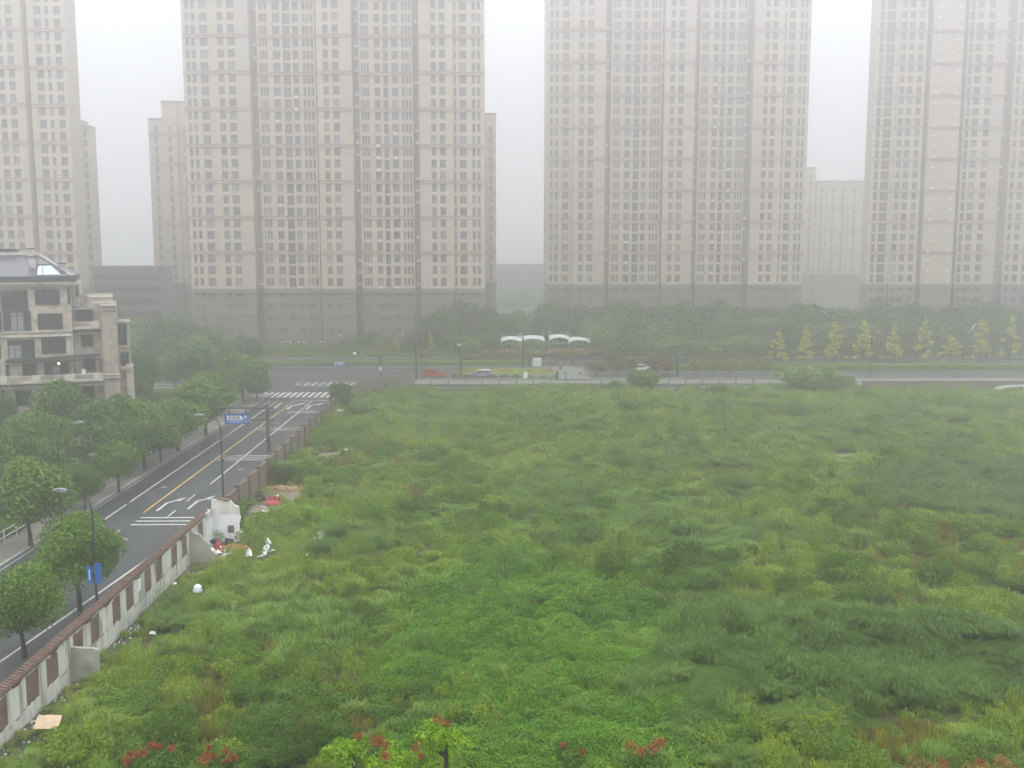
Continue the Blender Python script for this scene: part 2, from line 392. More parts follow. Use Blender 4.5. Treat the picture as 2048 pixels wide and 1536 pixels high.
def make_lumps(rs, R_, H, n, z0, shape='round'):
    """lumps in an ellipsoid of radius R_, height H, bottom z0"""
    out = []
    for k in range(n):
        d = rs.normal(size=3); d /= np.linalg.norm(d); r = 0.35 + 0.45 * rs.rand()
        x, y, z = d[0] * R_ * r, d[1] * R_ * r, z0 + H / 2 + d[2] * H / 2 * r
        rr = (0.26 + 0.2 * rs.rand()) * min(R_, H / 2) * (1.1 if k % 3 else 1.4)
        if shape == 'cone':
            t = rs.rand(); z = z0 + H * t; w = R_ * (1 - t) ** 0.8; a = rs.rand() * 6.28
            q = 0.35 + 0.75 * rs.rand(); x, y, rr = w * q * math.cos(a), w * q * math.sin(a), 0.10 * R_ + 0.16 * w * rs.rand()
        out.append((x, y, z, rr))
    if shape != 'cone': out.append((0, 0, z0 + H * 0.55, min(R_, H / 2) * 0.7))
    return out
TREES = {}
def tree_kind(key, mat, R_, H, clear, n_lump, n_leaf, size, seed, shape='round', trunk=0.14, up=0.25, inner=0.25):
    rs = np.random.RandomState(seed)
    L = make_lumps(rs, R_, H - clear, n_lump, clear, shape)
    C, N, t = crown_pts(L, n_leaf, rs, up, inner)
    crown = leaves('crown', C, N, size, t, mat, rs)
    mb = MB(); b = (rs.rand(2) - 0.5) * 0.3
    top = clear + (H - clear) * (0.9 if shape == 'cone' else 0.55)
    mb.tube([(0, 0, -0.3), (b[0] * .4, b[1] * .4, clear * 0.6), (b[0], b[1], clear + 0.2), (0, 0, top)], [trunk * 1.25, trunk, trunk * 0.8, trunk * 0.25], 7)
    for x, y, z, r in L[:12 if shape != 'cone' else 18]:
        zs = clear * 0.85 + (z - clear) * 0.35 if shape != 'cone' else z - r * 0.5
        mb.tube([(b[0] * .8, b[1] * .8, max(zs, clear * 0.8)), (x * 0.5, y * 0.5, (zs + z) / 2 + 0.1), (x, y, z)], [trunk * 0.45, trunk * 0.28, trunk * 0.1], 5, cap=False)
    TREES[key] = (crown, mb.mesh('trunk', 'bark'), R_, H)
def tree(key, x, y, h, r, label, cat='tree', name='street_tree', group=None, z=0.0, rz=None):
    cr, tr, R_, H = TREES[key]
    o = thing(name, label, cat, (x, y, z), random.random() * 6.28 if rz is None else rz, group)
    o.scale = (r / R_, r / R_, h / H)
    put('trunk', tr, o); put('crown', cr, o)
    return o
def tree_at(key, px, top, rpx, Y, label, **kw):
    x, zt = A(px, top, Y); r = rpx * Y / FPX * 1.0
    z = kw.get('z', 0.0)
    return tree(key, x, Y, zt - z, r, label, **kw)

random.seed(11)
# ------------------------------------------------------------------ haze (rain-filled air)
hz = bpy.data.materials.new('rain_haze'); hz.use_nodes = True
hn, hl = hz.node_tree.nodes, hz.node_tree.links; hn.clear()
pv = hn.new('ShaderNodeVolumePrincipled'); pv.inputs['Color'].default_value = (0.973, 0.969, 0.988, 1)
pv.inputs['Density'].default_value = HAZE_DENSITY; pv.inputs['Anisotropy'].default_value = 0.82
ho = hn.new('ShaderNodeOutputMaterial'); hl.new(pv.outputs[0], ho.inputs['Volume'])
haze = MB().box(-1400, 1400, -900, 1900, -4, 106).build('haze', hz); haze['kind'] = 'stuff'
haze['label'] = 'pale rain haze filling the air between the camera and the towers'

# ------------------------------------------------------------------ ground, roads
XW = -24.0           # field face of the roadside wall
struct('ground', MB().box(-1300, 1300, -800, 1800, -3.0, -0.42), 'soil')
road = struct('road', MB().box(-37.9, -26.0, 20, 178.0, -0.4, 0.0), 'asphalt')
cross = struct('cross_street', MB().box(-240, 230, 178.0, 213.5, -0.4, 0.0).box(-44, -26, 172, 178, -0.4, -0.004).box(-37.9, -37.8, 213.5, 213.51, -0.4, -0.1), 'asphalt2')
struct('far_street', MB().box(-240, 230, 222.5, 231.5, -0.4, 0.0), 'asphalt2')
struct('median_ground', MB().box(-240, 230, 213.5, 222.5, -0.4, 0.12), 'soil')
struct('park_ground', MB().box(-240, 230, 231.5, 247.0, -0.4, 0.14), 'lawn')
struct('estate_ground', MB().box(-300, 300, 247.0, 520.0, -0.4, 0.10), 'lawn')
struct('left_pavement', MB().box(-40.9, -38.15, 20, 172, -0.4, 0.13), 'pave')
struct('garden_ground', MB().box(-240, -40.9, 20, 172, -0.4, 0.05), 'lawn')
struct('right_pavement', MB().box(-25.75, -24.3, 20, 170, -0.4, 0.12), 'pave')
kb = MB()
kb.box(-38.15, -37.9, 20, 171.8, -0.4, 0.145); kb.box(-26.0, -25.75, 20, 168, -0.4, 0.145)
for k in range(0, 8): pass
struct('kerb', kb, 'kerb')
struct('cross_kerb', MB().box(-240, 230, 213.3, 213.5, -0.4, 0.15).box(-240, 230, 222.5, 222.7, -0.4, 0.15).box(-240, 230, 231.3, 231.5, -0.4, 0.15), 'kerb')
E4 = 0.004
def mark(name, poly, parent, mat='paint', z=E4):
    me = MB().add([(x, y, z) for x, y in poly], [tuple(range(len(poly)))]).mesh(name, mat)
    return put(name, me, parent)
def stripe(name, x0, y0, x1, y1, w, parent, mat='paint', z=E4):
    d = Vector((x1 - x0, y1 - y0)).normalized(); n = Vector((-d.y, d.x)) * w / 2
    return mark(name, [(x0 - n.x, y0 - n.y), (x1 - n.x, y1 - n.y), (x1 + n.x, y1 + n.y), (x0 + n.x, y0 + n.y)], parent, mat, z)
stripe('yellow_line', -32.6, 93.2, -32.6, 164.5, 0.17, road, 'yellow')
y = 84.8
for k in range(3): stripe('yellow_dash', -32.6, y - 7 * k, -32.6, y + 2.4 - 7 * k, 0.17, road, 'yellow')
stripe('lane_line', -29.65, 104.8, -29.65, 164.5, 0.17, road)
stripe('lane_line', -35.3, 97.2, -35.3, 165, 0.17, road)
stripe('lane_line', -35.3, 88.8, -35.3, 96.3, 0.17, road)
for y0, y1 in ((91.5, 94), (97.4, 100.2)): stripe('lane_dash', -29.9, y0, -29.9, y1, 0.15, road)
for k in range(6): stripe('lane_dash', -35.3, 80.5 - 9 * k, -35.3, 85 - 9 * k, 0.16, road)
# the edge line that swings in behind the near wall
ex = [(-29.5, 50), (-29.25, 58.2), (-28.6, 65), (-27.9, 73), (-27.2, 81), (-26.7, 90), (-26.5, 100), (-26.5, 165)]
for (a, b), (c, d) in zip(ex, ex[1:]): stripe('edge_line', a, b, c, d, 0.18, road)
for a in (-36.9,): stripe('gutter_line', -37.6, 60, -37.6, 165, 0.09, road)
stripe('stop_line', -32.5, 164.9, -26.4, 164.9, 0.35, road, z=2 * E4)
for y0 in (88.9, 90.1, 91.3): stripe('rumble_line', -32.3, y0, -26.9, y0, 0.32, road, z=2 * E4)
for y0 in (117.3, 118.5, 119.7): stripe('rumble_line', -32.3, y0, -26.7, y0, 0.30, road, z=2 * E4)
for y0 in (137.6, 139.2): stripe('rumble_line', -32.3, y0, -26.8, y0, 0.32, road, z=2 * E4)
for y0 in (152.5, 153.9): stripe('rumble_line', -31.4, y0, -26.8, y0, 0.34, road, z=2 * E4)
def arrow(x, y, s=1.0, right=True, parent=road):
    """right-turn arrow: shaft forward, bend, head to the right"""
    P = lambda a, b: (x + a * s, y + b * s)
    mark('turn_arrow', [P(-0.16, 0), P(0.16, 0), P(0.16, 3.6), P(-0.16, 3.9)], parent)
    mark('turn_arrow', [P(-0.16, 3.9), P(0.16, 3.6), P(1.0, 4.9), P(0.9, 5.3)], parent)
    mark('turn_arrow', [P(0.62, 5.35), P(1.15, 4.35), P(1.55, 6.6)], parent, z=2 * E4)
arrow(-31.6, 93.8, .82); arrow(-28.9, 94.4, .82); arrow(-31.9, 155.6, 1.1); arrow(-29.0, 155.6, 1.1)
mark('straight_arrow', [(-34.3, 163), (-34.0, 163), (-34.0, 158.5), (-34.3, 158.5)], road)
mark('straight_arrow', [(-34.55, 158.5), (-33.75, 158.5), (-34.15, 155.2)], road, z=2 * E4)
mark('straight_arrow', [(-36.5, 164.5), (-36.2, 164.5), (-36.2, 160.5), (-36.8, 159.5)], road)
# zebra crossing, leaning stripes
zx0 = -39.4
for k in range(13):
    x = zx0 + k * 1.02
    mark('zebra_stripe', [(x, 168.6), (x + 0.52, 168.6), (x + 0.52, 175.0), (x, 175.0)], road, z=E4)
# cross-street paint
for y0, xs, L, gap, a in ((193.4, -24, 3.2, 2.6, 0.22), (198.0, -24, 3.4, 3.0, 0.2), (203.2, -24, 3.4, 3.4, 0.18)):
    x = xs
    while x < 8:
        stripe('lane_dash', x, y0, x + L, y0, a, cross); x += L + gap
for y0, xa, xb in ((198.2, -44, -33), (201.0, -44, -33), (206.5, -60, -8), (181.2, 20, 120), (196, 20, 120), (204, 20, 120)):
    stripe('lane_line', xa, y0, xb, y0, 0.16, cross)
px0 = [G(592, 768), G(602, 764), G(660, 764), G(738, 767), G(660, 771), G(600, 771)]
for (a, b), (c, d) in zip(px0, px0[1:] + px0[:1]): stripe('island_outline', a, b, c, d, 0.25, cross)
for k in range(8):
    a, b = G(608 + k * 15, 770.5), G(620 + k * 15, 765)
    stripe('hatch_stripe', a[0], a[1], b[0], b[1], 0.45, cross, z=2 * E4)

mh = MB().tube([(0, 0, -.02), (0, 0, .006)], .36, 18).mesh('manhole_cover', 'rubble')
for x, y in ((-31.2, 84.2), (-34.0, 103.5), (-28.3, 112.0), (-36.2, 91.0), (-30.9, 143.0)): put('manhole_cover', mh, road, (x, y, 0.0))
M['repair'] = pmat('asphalt_repair', (0.026, 0.027, 0.03), (0.04, 0.041, 0.044), scale=2, rough=0.45)
for x0, x1, y0, y1 in ((-31.9, -30.5, 70, 76.5), (-36.8, -35.9, 99, 112), (-29.2, -28.1, 124, 131), (-34.9, -33.1, 78.5, 80.5)): mark('repair_patch', [(x0, y0), (x1, y0 + .1), (x1 - .05, y1), (x0 + .04, y1 - .1)], road, 'repair', 0.0025)
seam = MB(); rq = random.Random(4)
for xs in (-31.1, -33.9):
    y = 45.0; x = xs
    while y < 165:
        x2 = xs + rq.uniform(-.06, .06); y2 = y + rq.uniform(.8, 1.6); seam.add([(x - .025, y, .0032), (x + .025, y, .0032), (x2 + .025, y2, .0032), (x2 - .025, y2, .0032)], [(0, 1, 2, 3)]); x, y = x2, y2
o = seam.build('road_seam', 'repair', road); o['kind'] = 'stuff'

# ------------------------------------------------------------------ field terrain
MOUNDS = [(G(1420, 1290), 2.6, 0.9), (G(1560, 1275), 2.8, 1.3), (G(1700, 1290), 2.6, 1.3), (G(1860, 1310), 3.0, 1.2), (G(1450, 1390), 2.2, 1.0), (G(1600, 1400), 2.3, 1.1), (G(1340, 1340), 2.4, 0.8), (G(2000, 1330), 3, 1.1), (G(1740, 1400), 2.0, .7),
          (G(720, 1130), 4, 0.5), (G(1000, 1020), 5, 0.4), (G(1300, 930), 8, 0.6), (G(1700, 1000), 9, 0.7), (G(1900, 1100), 6, 0.7), (G(600, 1300), 4, 0.4),
          (G(1040, 860), 9, 0.5), (G(1800, 860), 12, 0.7), (G(1500, 1100), 4, .5), (G(1150, 1200), 4, 0.35), (G(900, 1420), 4, 0.3)]
def fz(x, y):
    x = np.asarray(x, float); y = np.asarray(y, float)
    base = np.interp(y, [20, 47, 60, 80, 130, 160, 176, 190], [0.15, 0.15, -0.35, -0.45, -0.3, -0.2, -0.75, -0.8])
    amp = np.clip((x - XW) / 5, 0.1, 1)
    z = base + amp * (0.9 * (fbm(x, y, 13, 1) - 0.5) + 0.5 * (fbm(x, y, 3.7, 2) - 0.5))
    for (mx, my), r, h in MOUNDS: z = z + amp * h * np.exp(-((x - mx) ** 2 + (y - my) ** 2) / (r * r))
    return z
def grid_terrain(name, x0, x1, y0, y1, st, mat):
    xs, ys = np.arange(x0, x1 + st, st), np.arange(y0, y1 + st, st)
    X, Y = np.meshgrid(xs, ys); Z = fz(X, Y)
    nx = len(xs); idx = np.arange(len(xs) * len(ys)).reshape(len(ys), nx)
    F = np.stack([idx[:-1, :-1], idx[:-1, 1:], idx[1:, 1:], idx[1:, :-1]], -1).reshape(-1, 4)
    return np_mesh(name, np.stack([X, Y, Z], -1).reshape(-1, 3), F, mat)
fg = put('field_ground', grid_terrain('field_ground', -24.0, 150, 20, 181.5, 0.75, 'soil')); fg['kind'] = 'structure'
def patch(name, pxpoly, mat, dz=0.1):
    """bare patch: a bumpy sheet a little above the field ground"""
    P = [G(a, b) for a, b in pxpoly]; cx = sum(p[0] for p in P) / len(P); cy_ = sum(p[1] for p in P) / len(P)
    V = []; F = []; n = len(P); rings = 5
    for i in range(rings):
        t = (i + 0.001) / (rings - 1)
        for p in P:
            x, y = cx + (p[0] - cx) * t, cy_ + (p[1] - cy_) * t
            V.append((x, y, float(fz(x, y)) + dz * (1 if i < rings - 1 else -1.5)))
    for i in range(rings - 1):
        for j in range(n): F.append((i * n + j, i * n + (j + 1) % n, (i + 1) * n + (j + 1) % n, (i + 1) * n + j))
    me = bpy.data.meshes.new(name); me.from_pydata(V, [], F); me.materials.append(M[mat]); me.update()
    o = put(name, me); o['kind'] = 'structure'; return o
BARE = [[(474, 1042), (500, 990), (540, 962), (600, 958), (615, 985), (592, 1003), (560, 1022), (520, 1045)],
        [(1645, 912), (1680, 903), (1715, 904), (1722, 911), (1690, 917)], [(610, 925), (640, 900), (690, 898), (660, 915), (640, 930)],
        [(1780, 893), (1800, 886), (1850, 884), (1830, 893)], [(412, 1098), (425, 1088), (480, 1080), (505, 1092), (500, 1108), (470, 1120), (420, 1124)], [(520, 1090), (545, 1078), (562, 1092), (550, 1104), (525, 1108)]]
for q, mm in zip(BARE, ('mud', 'mud', 'mud', 'mud', 'soil', 'soil')): patch('bare_ground', q, mm)

# ------------------------------------------------------------------ near plaster wall
def wall_top(y): return 2.62 - (y - 47) * 0.0085
nw = thing('plaster_wall', 'cracked white plaster wall with exposed brick panels and brown tile coping along the road', 'wall', (XW - 0.12, 60, 0))
OW = (XW - 0.12, 60, 0)
PAN = [(46.9, 48.3), (50.3, 51.8), (52.7, 54.2), (56.2, 57.65), (58.7, 60.1), (62.2, 63.6), (64.6, 66.0), (68.1, 69.5), (70.5, 71.9), (73.95, 75.4), (76.5, 77.85), (80.9, 82.3)]
pw = MB(OW); pw.box(XW - 0.34, XW - 0.05, 24, 84.6, -0.9, 2.45)
rr = random.Random(3)
edges = [24]
for a, b in PAN: edges += [a, b]
edges.append(84.6)
for i in range(0, len(edges) - 1):
    a, b = edges[i], edges[i + 1]
    n = max(1, int((b - a) / 0.18)); ys = [a + (b - a) * k / n for k in range(n + 1)]
    ispan = i % 2 == 1
    if ispan:
        zt = wall_top(a) - 0.16; zb = 0.83 - (a - 47) * 0.0065
        jt = [zt + rr.uniform(-.03, .03) - (0.12 if rr.random() < .12 else 0) for _ in ys]
        jb = [zb + rr.uniform(-.06, .05) - (0.2 * rr.random() if rr.random() < .3 else 0) for _ in ys]
        for k in range(n):
            y0, y1 = ys[k], ys[k + 1]
            pw.extr([(y0, -0.9), (y1, -0.9), (y1, jb[k + 1]), (y0, jb[k])], XW - 0.05, XW + 0.0, 'x')
            pw.extr([(y0, jt[k]), (y1, jt[k + 1]), (y1, wall_top(y1)), (y0, wall_top(y0))], XW - 0.05, XW + 0.0, 'x')
        MB(OW).box(XW - 0.05, XW - 0.035, a + 0.003, b - 0.003, zb - 0.4, zt + 0.2).build('brick_panel', 'brickpanel', nw)
    else:
        pw.extr([(a, -0.9), (b, -0.9), (b, wall_top(b)), (a, wall_top(a))], XW - 0.05, XW + 0.0, 'x')
pw.build('wall_body', 'plaster', nw)
# peeled cracks: jagged slivers proud of the plaster
for k, (a, b) in enumerate(PAN[:-1]):
    c0, c1 = b, PAN[k + 1][0]
    if c1 - c0 < 1.5 and k % 3: continue
    mb = MB(OW); z0 = rr.uniform(0.5, 0.9); z1 = z0 + rr.uniform(0.1, 0.5)
    n = 9; prev = None
    for j in range(n + 1):
        t = j / n; yy = c0 + (c1 - c0) * t; z = z0 + (z1 - z0) * t + rr.uniform(-.09, .09); w = rr.uniform(0.015, 0.07)
        cur = (yy, z - w, z + w)
        if prev and rr.random() < 0.85: mb.extr([(prev[0], prev[1]), (cur[0], cur[1]), (cur[0], cur[2]), (prev[0], prev[2])], XW + 0.001, XW + 0.006, 'x')
        prev = cur
    mb.build('peeled_crack', 'crack', nw)
# coping: sloped tile bed, one tile at a time
bed = MB(OW)
for a in range(24, 84, 2):
    zt = wall_top(a)
    bed.box(XW - 0.46, XW + 0.10, a, min(a + 2.0, 84.4), zt, zt + 0.09)
bed.build('coping_bed', 'coping2', nw)
tile_me = MB().add([(-0.30, -0.085, 0.03), (0.14, -0.085, 0), (0.14, 0.085, 0), (-0.30, 0.085, 0.03), (-0.30, -0.07, 0.20), (0.14, -0.07, 0.09), (0.14, 0.07, 0.09), (-0.30, 0.07, 0.20)],
                   [(0, 3, 2, 1), (4, 5, 6, 7), (0, 1, 5, 4), (1, 2, 6, 5), (2, 3, 7, 6), (3, 0, 4, 7)]).mesh('tile', 'coping')
yy = 40.0
while yy < 84.2:
    if rr.random() < 0.035: yy += 0.30; continue
    o = put('tile', tile_me, nw, (0 + rr.uniform(-.01, .01), yy - 60, wall_top(yy) + 0.092 + rr.uniform(-.006, .006)), rr.uniform(-.03, .03))
    yy += 0.30
MB(OW).box(XW + 0.001, XW + 0.03, 66.75, 67.35, 1.35, 2.15).build('white_plaque', 'white', nw)
drop = MB(OW)
for a in (48.9, 53.2, 58.0, 60.9, 66.3, 71.0, 76.0):
    drop.extr([(a, wall_top(a) - 0.12), (a + 0.5, wall_top(a) - 0.2), (a + 1.0, wall_top(a) - 0.05), (a + 1.1, wall_top(a)), (a, wall_top(a))], XW + 0.001, XW + 0.06, 'x')
drop.build('coping_patch', 'coping2', nw)
# stub walls
o = MB(); o.extr([(-0.0, -1.0), (1.45, -1.0), (1.5, 0.9), (1.47, 1.62), (1.28, 1.72), (0.02, 1.80)], -0.12, 0.12, 'y')
o = o.build('stub_wall', 'plaster_grey'); o.location = (XW + 0.01, 56.0, 0)
tag(o, 'short grey rendered stub wall jutting from the white wall over the grass', 'wall')
o = MB(); o.extr([(0, -1.2), (2.1, -1.2), (2.15, -0.4), (1.95, 0.1), (2.05, 0.35), (1.6, 0.75), (1.5, 1.2), (1.1, 1.55), (0.8, 2.0), (0.45, 2.05), (0.2, 2.25), (0, 2.3)], -0.12, 0.12, 'y')
o = o.build('broken_stub_wall', 'plaster_grey'); o.location = (XW + 0.01, 78.6, 0)
tag(o, 'broken grey stub wall with a slanting ragged edge beside the white ruin', 'wall')
# low plinth near the first stub is omitted: nothing stands there
# white ruin
rn = thing('ruined_room', 'white painted corner of a ruined room with a small square opening', 'ruin', (XW, 85, 0)); OR = (XW, 85, 0)
rb = MB(OR)
rb.extr([(XW, -0.8), (XW + 2.75, -0.8), (XW + 2.8, 0.35), (XW + 2.3, 0.45), (XW + 2.25, 1.1), (XW + 2.42, 1.6), (XW + 2.3, 1.95), (XW, 1.95)], 84.9, 85.15, 'y', 0)
rb.extr([(XW, 1.953), (XW + 2.35, 1.953), (XW + 2.3, 2.6), (XW + 1.9, 2.75), (XW + 1.6, 3.1), (XW + 1.2, 3.05), (XW + 0.9, 3.3), (XW, 3.2)], 84.91, 85.14, 'y', 1)
rb.box(XW + 0.003, XW + 0.14, 82.6, 84.9, -0.8, 1.85, 0); rb.box(XW + 0.003, XW + 0.12, 83.0, 84.9, 1.853, 2.5, 1)
rb.build('room_wall', ['white', 'plaster'], rn)
MB(OR).box(XW + 1.3, XW + 1.85, 84.885, 84.897, 0.35, 0.98).build('square_opening', 'brickpanel', rn)
MB(OR).extr([(XW + 0.5, 3.28), (XW + 1.5, 3.12), (XW + 1.5, 3.2), (XW + 0.5, 3.4)], 84.8, 85.25, 'y').build('broken_ledge', 'coping', rn)

# ------------------------------------------------------------------ brown wall
bw = thing('brown_wall', 'long brown pebble wall with dark piers between road and field', 'wall', (XW - 0.1, 120, 0)); OB = (XW - 0.1, 120, 0)
y = 85.6; posts = []
while y < 164: posts.append(y); y += 4.2
bp = MB().box(-0.17, 0.17, -0.17, 0.17, -1.0, 2.25).box(-0.23, 0.23, -0.23, 0.23, 2.25, 2.36).mesh('pier', 'browndark')
for a, b in zip(posts, posts[1:]):
    MB(OB).box(XW - 0.22, XW - 0.02, a + 0.17, b - 0.17, -1.0, 2.05).build('wall_panel', 'brownwall', bw)
    MB(OB).box(XW - 0.27, XW + 0.03, a + 0.18, b - 0.18, 2.05, 2.17).build('coping', 'coping', bw)
for a in posts: put('pier', bp, bw, (0, a - 120, 0))
# curving corner of the same wall
cwl = thing('corner_wall', 'red brown wall curving round the street corner towards the pale railing wall', 'wall', (-21, 172, 0)); OC = (-21, 172, 0)
cp_ = [(-24.1, 161.5), (-23.9, 166), (-23.0, 171), (-21.3, 175.3), (-19.2, 178.6), (-17.2, 180.6), (-15.2, 181.6)]
for (a, b), (c, d) in zip(cp_, cp_[1:]):
    v = Vector((c - a, d - b)); n = Vector((-v.y, v.x)).normalized() * 0.12; e = v.normalized() * 0.02
    q = [(a + n.x, b + n.y), (a - n.x, b - n.y), (c - n.x - e.x, d - n.y - e.y), (c + n.x - e.x, d + n.y - e.y)]
    MB(OC).prism(q, -1.0, 1.95).build('wall_panel', 'brownwall', cwl)
    n2 = n * 1.4; q = [(a + n2.x, b + n2.y), (a - n2.x, b - n2.y), (c - n2.x - e.x, d - n2.y - e.y), (c + n2.x - e.x, d + n2.y - e.y)]
    MB(OC).prism(q, 1.95, 2.08).build('coping', 'coping', cwl)
# ------------------------------------------------------------------ footpath, retaining wall and railing on the far side of the field
struct('footpath', MB().box(-15, 64.5, 183.0, 192.6, -0.9, 0.02), 'concrete')
struct('footpath_kerb', MB().box(-15, 66, 192.6, 192.85, -0.6, 0.16), 'kerb')
struct('right_footpath', MB().box(64.5, 230, 179.5, 192.6, -0.9, 0.02), 'pave2')
o = MB().box(-15, 64.5, 182.75, 183.0, -1.6, 0.10).box(-15, 64.5, 182.70, 183.05, 0.10, 0.2).build('retaining_wall', 'concrete')
tag(o, 'low pale concrete retaining wall along the footpath behind the field', 'wall')
rl = thing('footpath_railing', 'thin dark railing with posts on the pale retaining wall', 'railing', (24, 182.6, 0.0)); ORL = (24, 182.6, 0)
pm = MB().box(-0.07, 0.07, -0.07, 0.07, -1.2, 1.25).mesh('post', 'pole')
x = -14.5
while x < 64: put('post', pm, rl, (x - 24, 0, 0)); x += 3.05
for z in (0.3, 1.17): MB(ORL).box(-14.5, 64, 182.55, 182.63, z, z + 0.09).build('rail', 'pole', rl)
o = MB()
o.box(64.6, 150, 178.0, 178.25, -1.6, 1.25, 0); o.box(64.55, 150, 177.92, 178.33, 1.25, 1.4, 1)
o = o.build('far_brown_wall', ['brownwall', 'concrete'])
tag(o, 'long red brown wall with pale cap at the right edge of the field', 'wall')
o = MB()
pts = [(88, -1.6), (88, -0.1), (89, 0.45), (91, 0.62), (95, 0.72), (104, 0.65), (116, 0.75), (150, 0.7), (150, -1.6)]
o.extr(pts, 177.93, 177.985, 'y'); o = o.build('white_peeled_strip', 'white'); tag(o, 'patch of bare white plaster low on the red brown far wall', 'plaster strip')
# ------------------------------------------------------------------ left railing
lr = thing('white_railing', 'white metal railing along the left pavement beneath the trees', 'railing', (-40.6, 100, 0.13)); OL = (-40.6, 100, 0.13)
pm = MB().box(-0.035, 0.035, -0.035, 0.035, 0, 1.12).box(-0.06, 0.06, -0.06, 0.06, 0, 0.05).ball((0, 0, 1.14), 0.05).mesh('post', 'steelwhite')
y = 40
while y < 168: put('post', pm, lr, (0, y - 100, 0)); y += 2.15
for z in (0.45, 0.98): MB(OL).box(-40.625, -40.575, 40, 167, z + .13, z + .19).build('rail', 'steelwhite', lr)
o = thing('street_corner_railing', 'white street railing on the far side beyond the left trees', 'railing', (-65, 178.5, 0))
for z in (0.4, 0.95): MB((-65, 178.5, 0)).box(-100, -46, 178.47, 178.53, z, z + .07).build('rail', 'steelwhite', o)
pm2 = MB().box(-0.06, 0.06, -0.06, 0.06, 0, 1.1).mesh('post', 'steelwhite')
for k in range(13): put('post', pm2, o, (-34 + k * 4.4, 0, 0))
# garden gate pillars
for (px, py), lb in zip([(191, 945), (152, 958), (109, 985)], ('nearest the small bright tree', 'middle of three', 'leftmost, half hidden by trees')):
    x, y = G(px, py); x -= 0.2
    o = thing('garden_pillar', 'beige stone garden pillar with a flat cap, ' + lb, 'pillar', (x, y, 0), 0, 'garden pillars left of the road')
    MB().box(-0.3, 0.3, -0.3, 0.3, 0, 1.9).build('shaft', 'stone', o); MB().box(-0.42, 0.42, -0.42, 0.42, 1.9, 2.08).build('cap', 'cornice', o)
x0, y0 = G(191, 945); x1, y1 = G(109, 985)
o = thing('garden_fence', 'dark iron fence between the beige garden pillars', 'fence', (x0, y0, 0))
for k in range(1, 24):
    t = k / 24
    if abs(t - 0.5) < 0.05: continue
    MB().box(-0.02, 0.02, -0.02, 0.02, 0, 1.5).build('bar', 'pole', o).location = ((x1 - x0) * t - 0.2, (y1 - y0) * t, 0)
MB().tube([(-.2, 0, 1.4), (x1 - x0 - .2, y1 - y0, 1.4)], 0.03).build('top_rail', 'pole', o)
# ------------------------------------------------------------------ residential towers
WM = {}
def win_geo(mb, cx, y, z0, w, h, kind, gm=0):
    """recessed window: glass, frame ring, mullions; slots 0 glass 1 frame"""
    x0, x1 = cx - w / 2, cx + w / 2
    f = 0.09 if w > 0.8 else 0.07
    mb.add([(x0, y, z0), (x1, y, z0), (x1, y, z0 + h), (x0, y, z0 + h)], [(0, 1, 2, 3)], gm)
    bars = [(x0, x1, z0, z0 + f), (x0, x1, z0 + h - f, z0 + h), (x0, x0 + f, z0 + f, z0 + h - f), (x1 - f, x1, z0 + f, z0 + h - f)]
    if w > 1.1: bars.append((cx - 0.04 + 0.12 * w, cx + 0.04 + 0.12 * w, z0 + f, z0 + h - f))
    if kind == 's': bars.append((x0 + f, x1 - f, z0 + h * 0.5, z0 + h * 0.5 + 0.12))
    for a, b, c, d in bars: mb.add([(a, y - 0.06, c), (b, y - 0.06, c), (b, y - 0.06, d), (a, y - 0.06, d), (a, y - .005, c), (b, y - .005, c), (b, y - .005, d), (a, y - .005, d)], [(0, 1, 2, 3), (4, 0, 3, 7), (1, 5, 6, 2), (3, 2, 6, 7), (4, 5, 1, 0)], 1)
def win_mesh(w, h, kind, glass, frame):
    k = (round(w, 2), round(h, 2), kind, glass, frame)
    if k not in WM:
        mb = MB(); win_geo(mb, 0, 0, 0, w, h, kind); WM[k] = mb.mesh('window', [glass, frame])
    return WM[k]
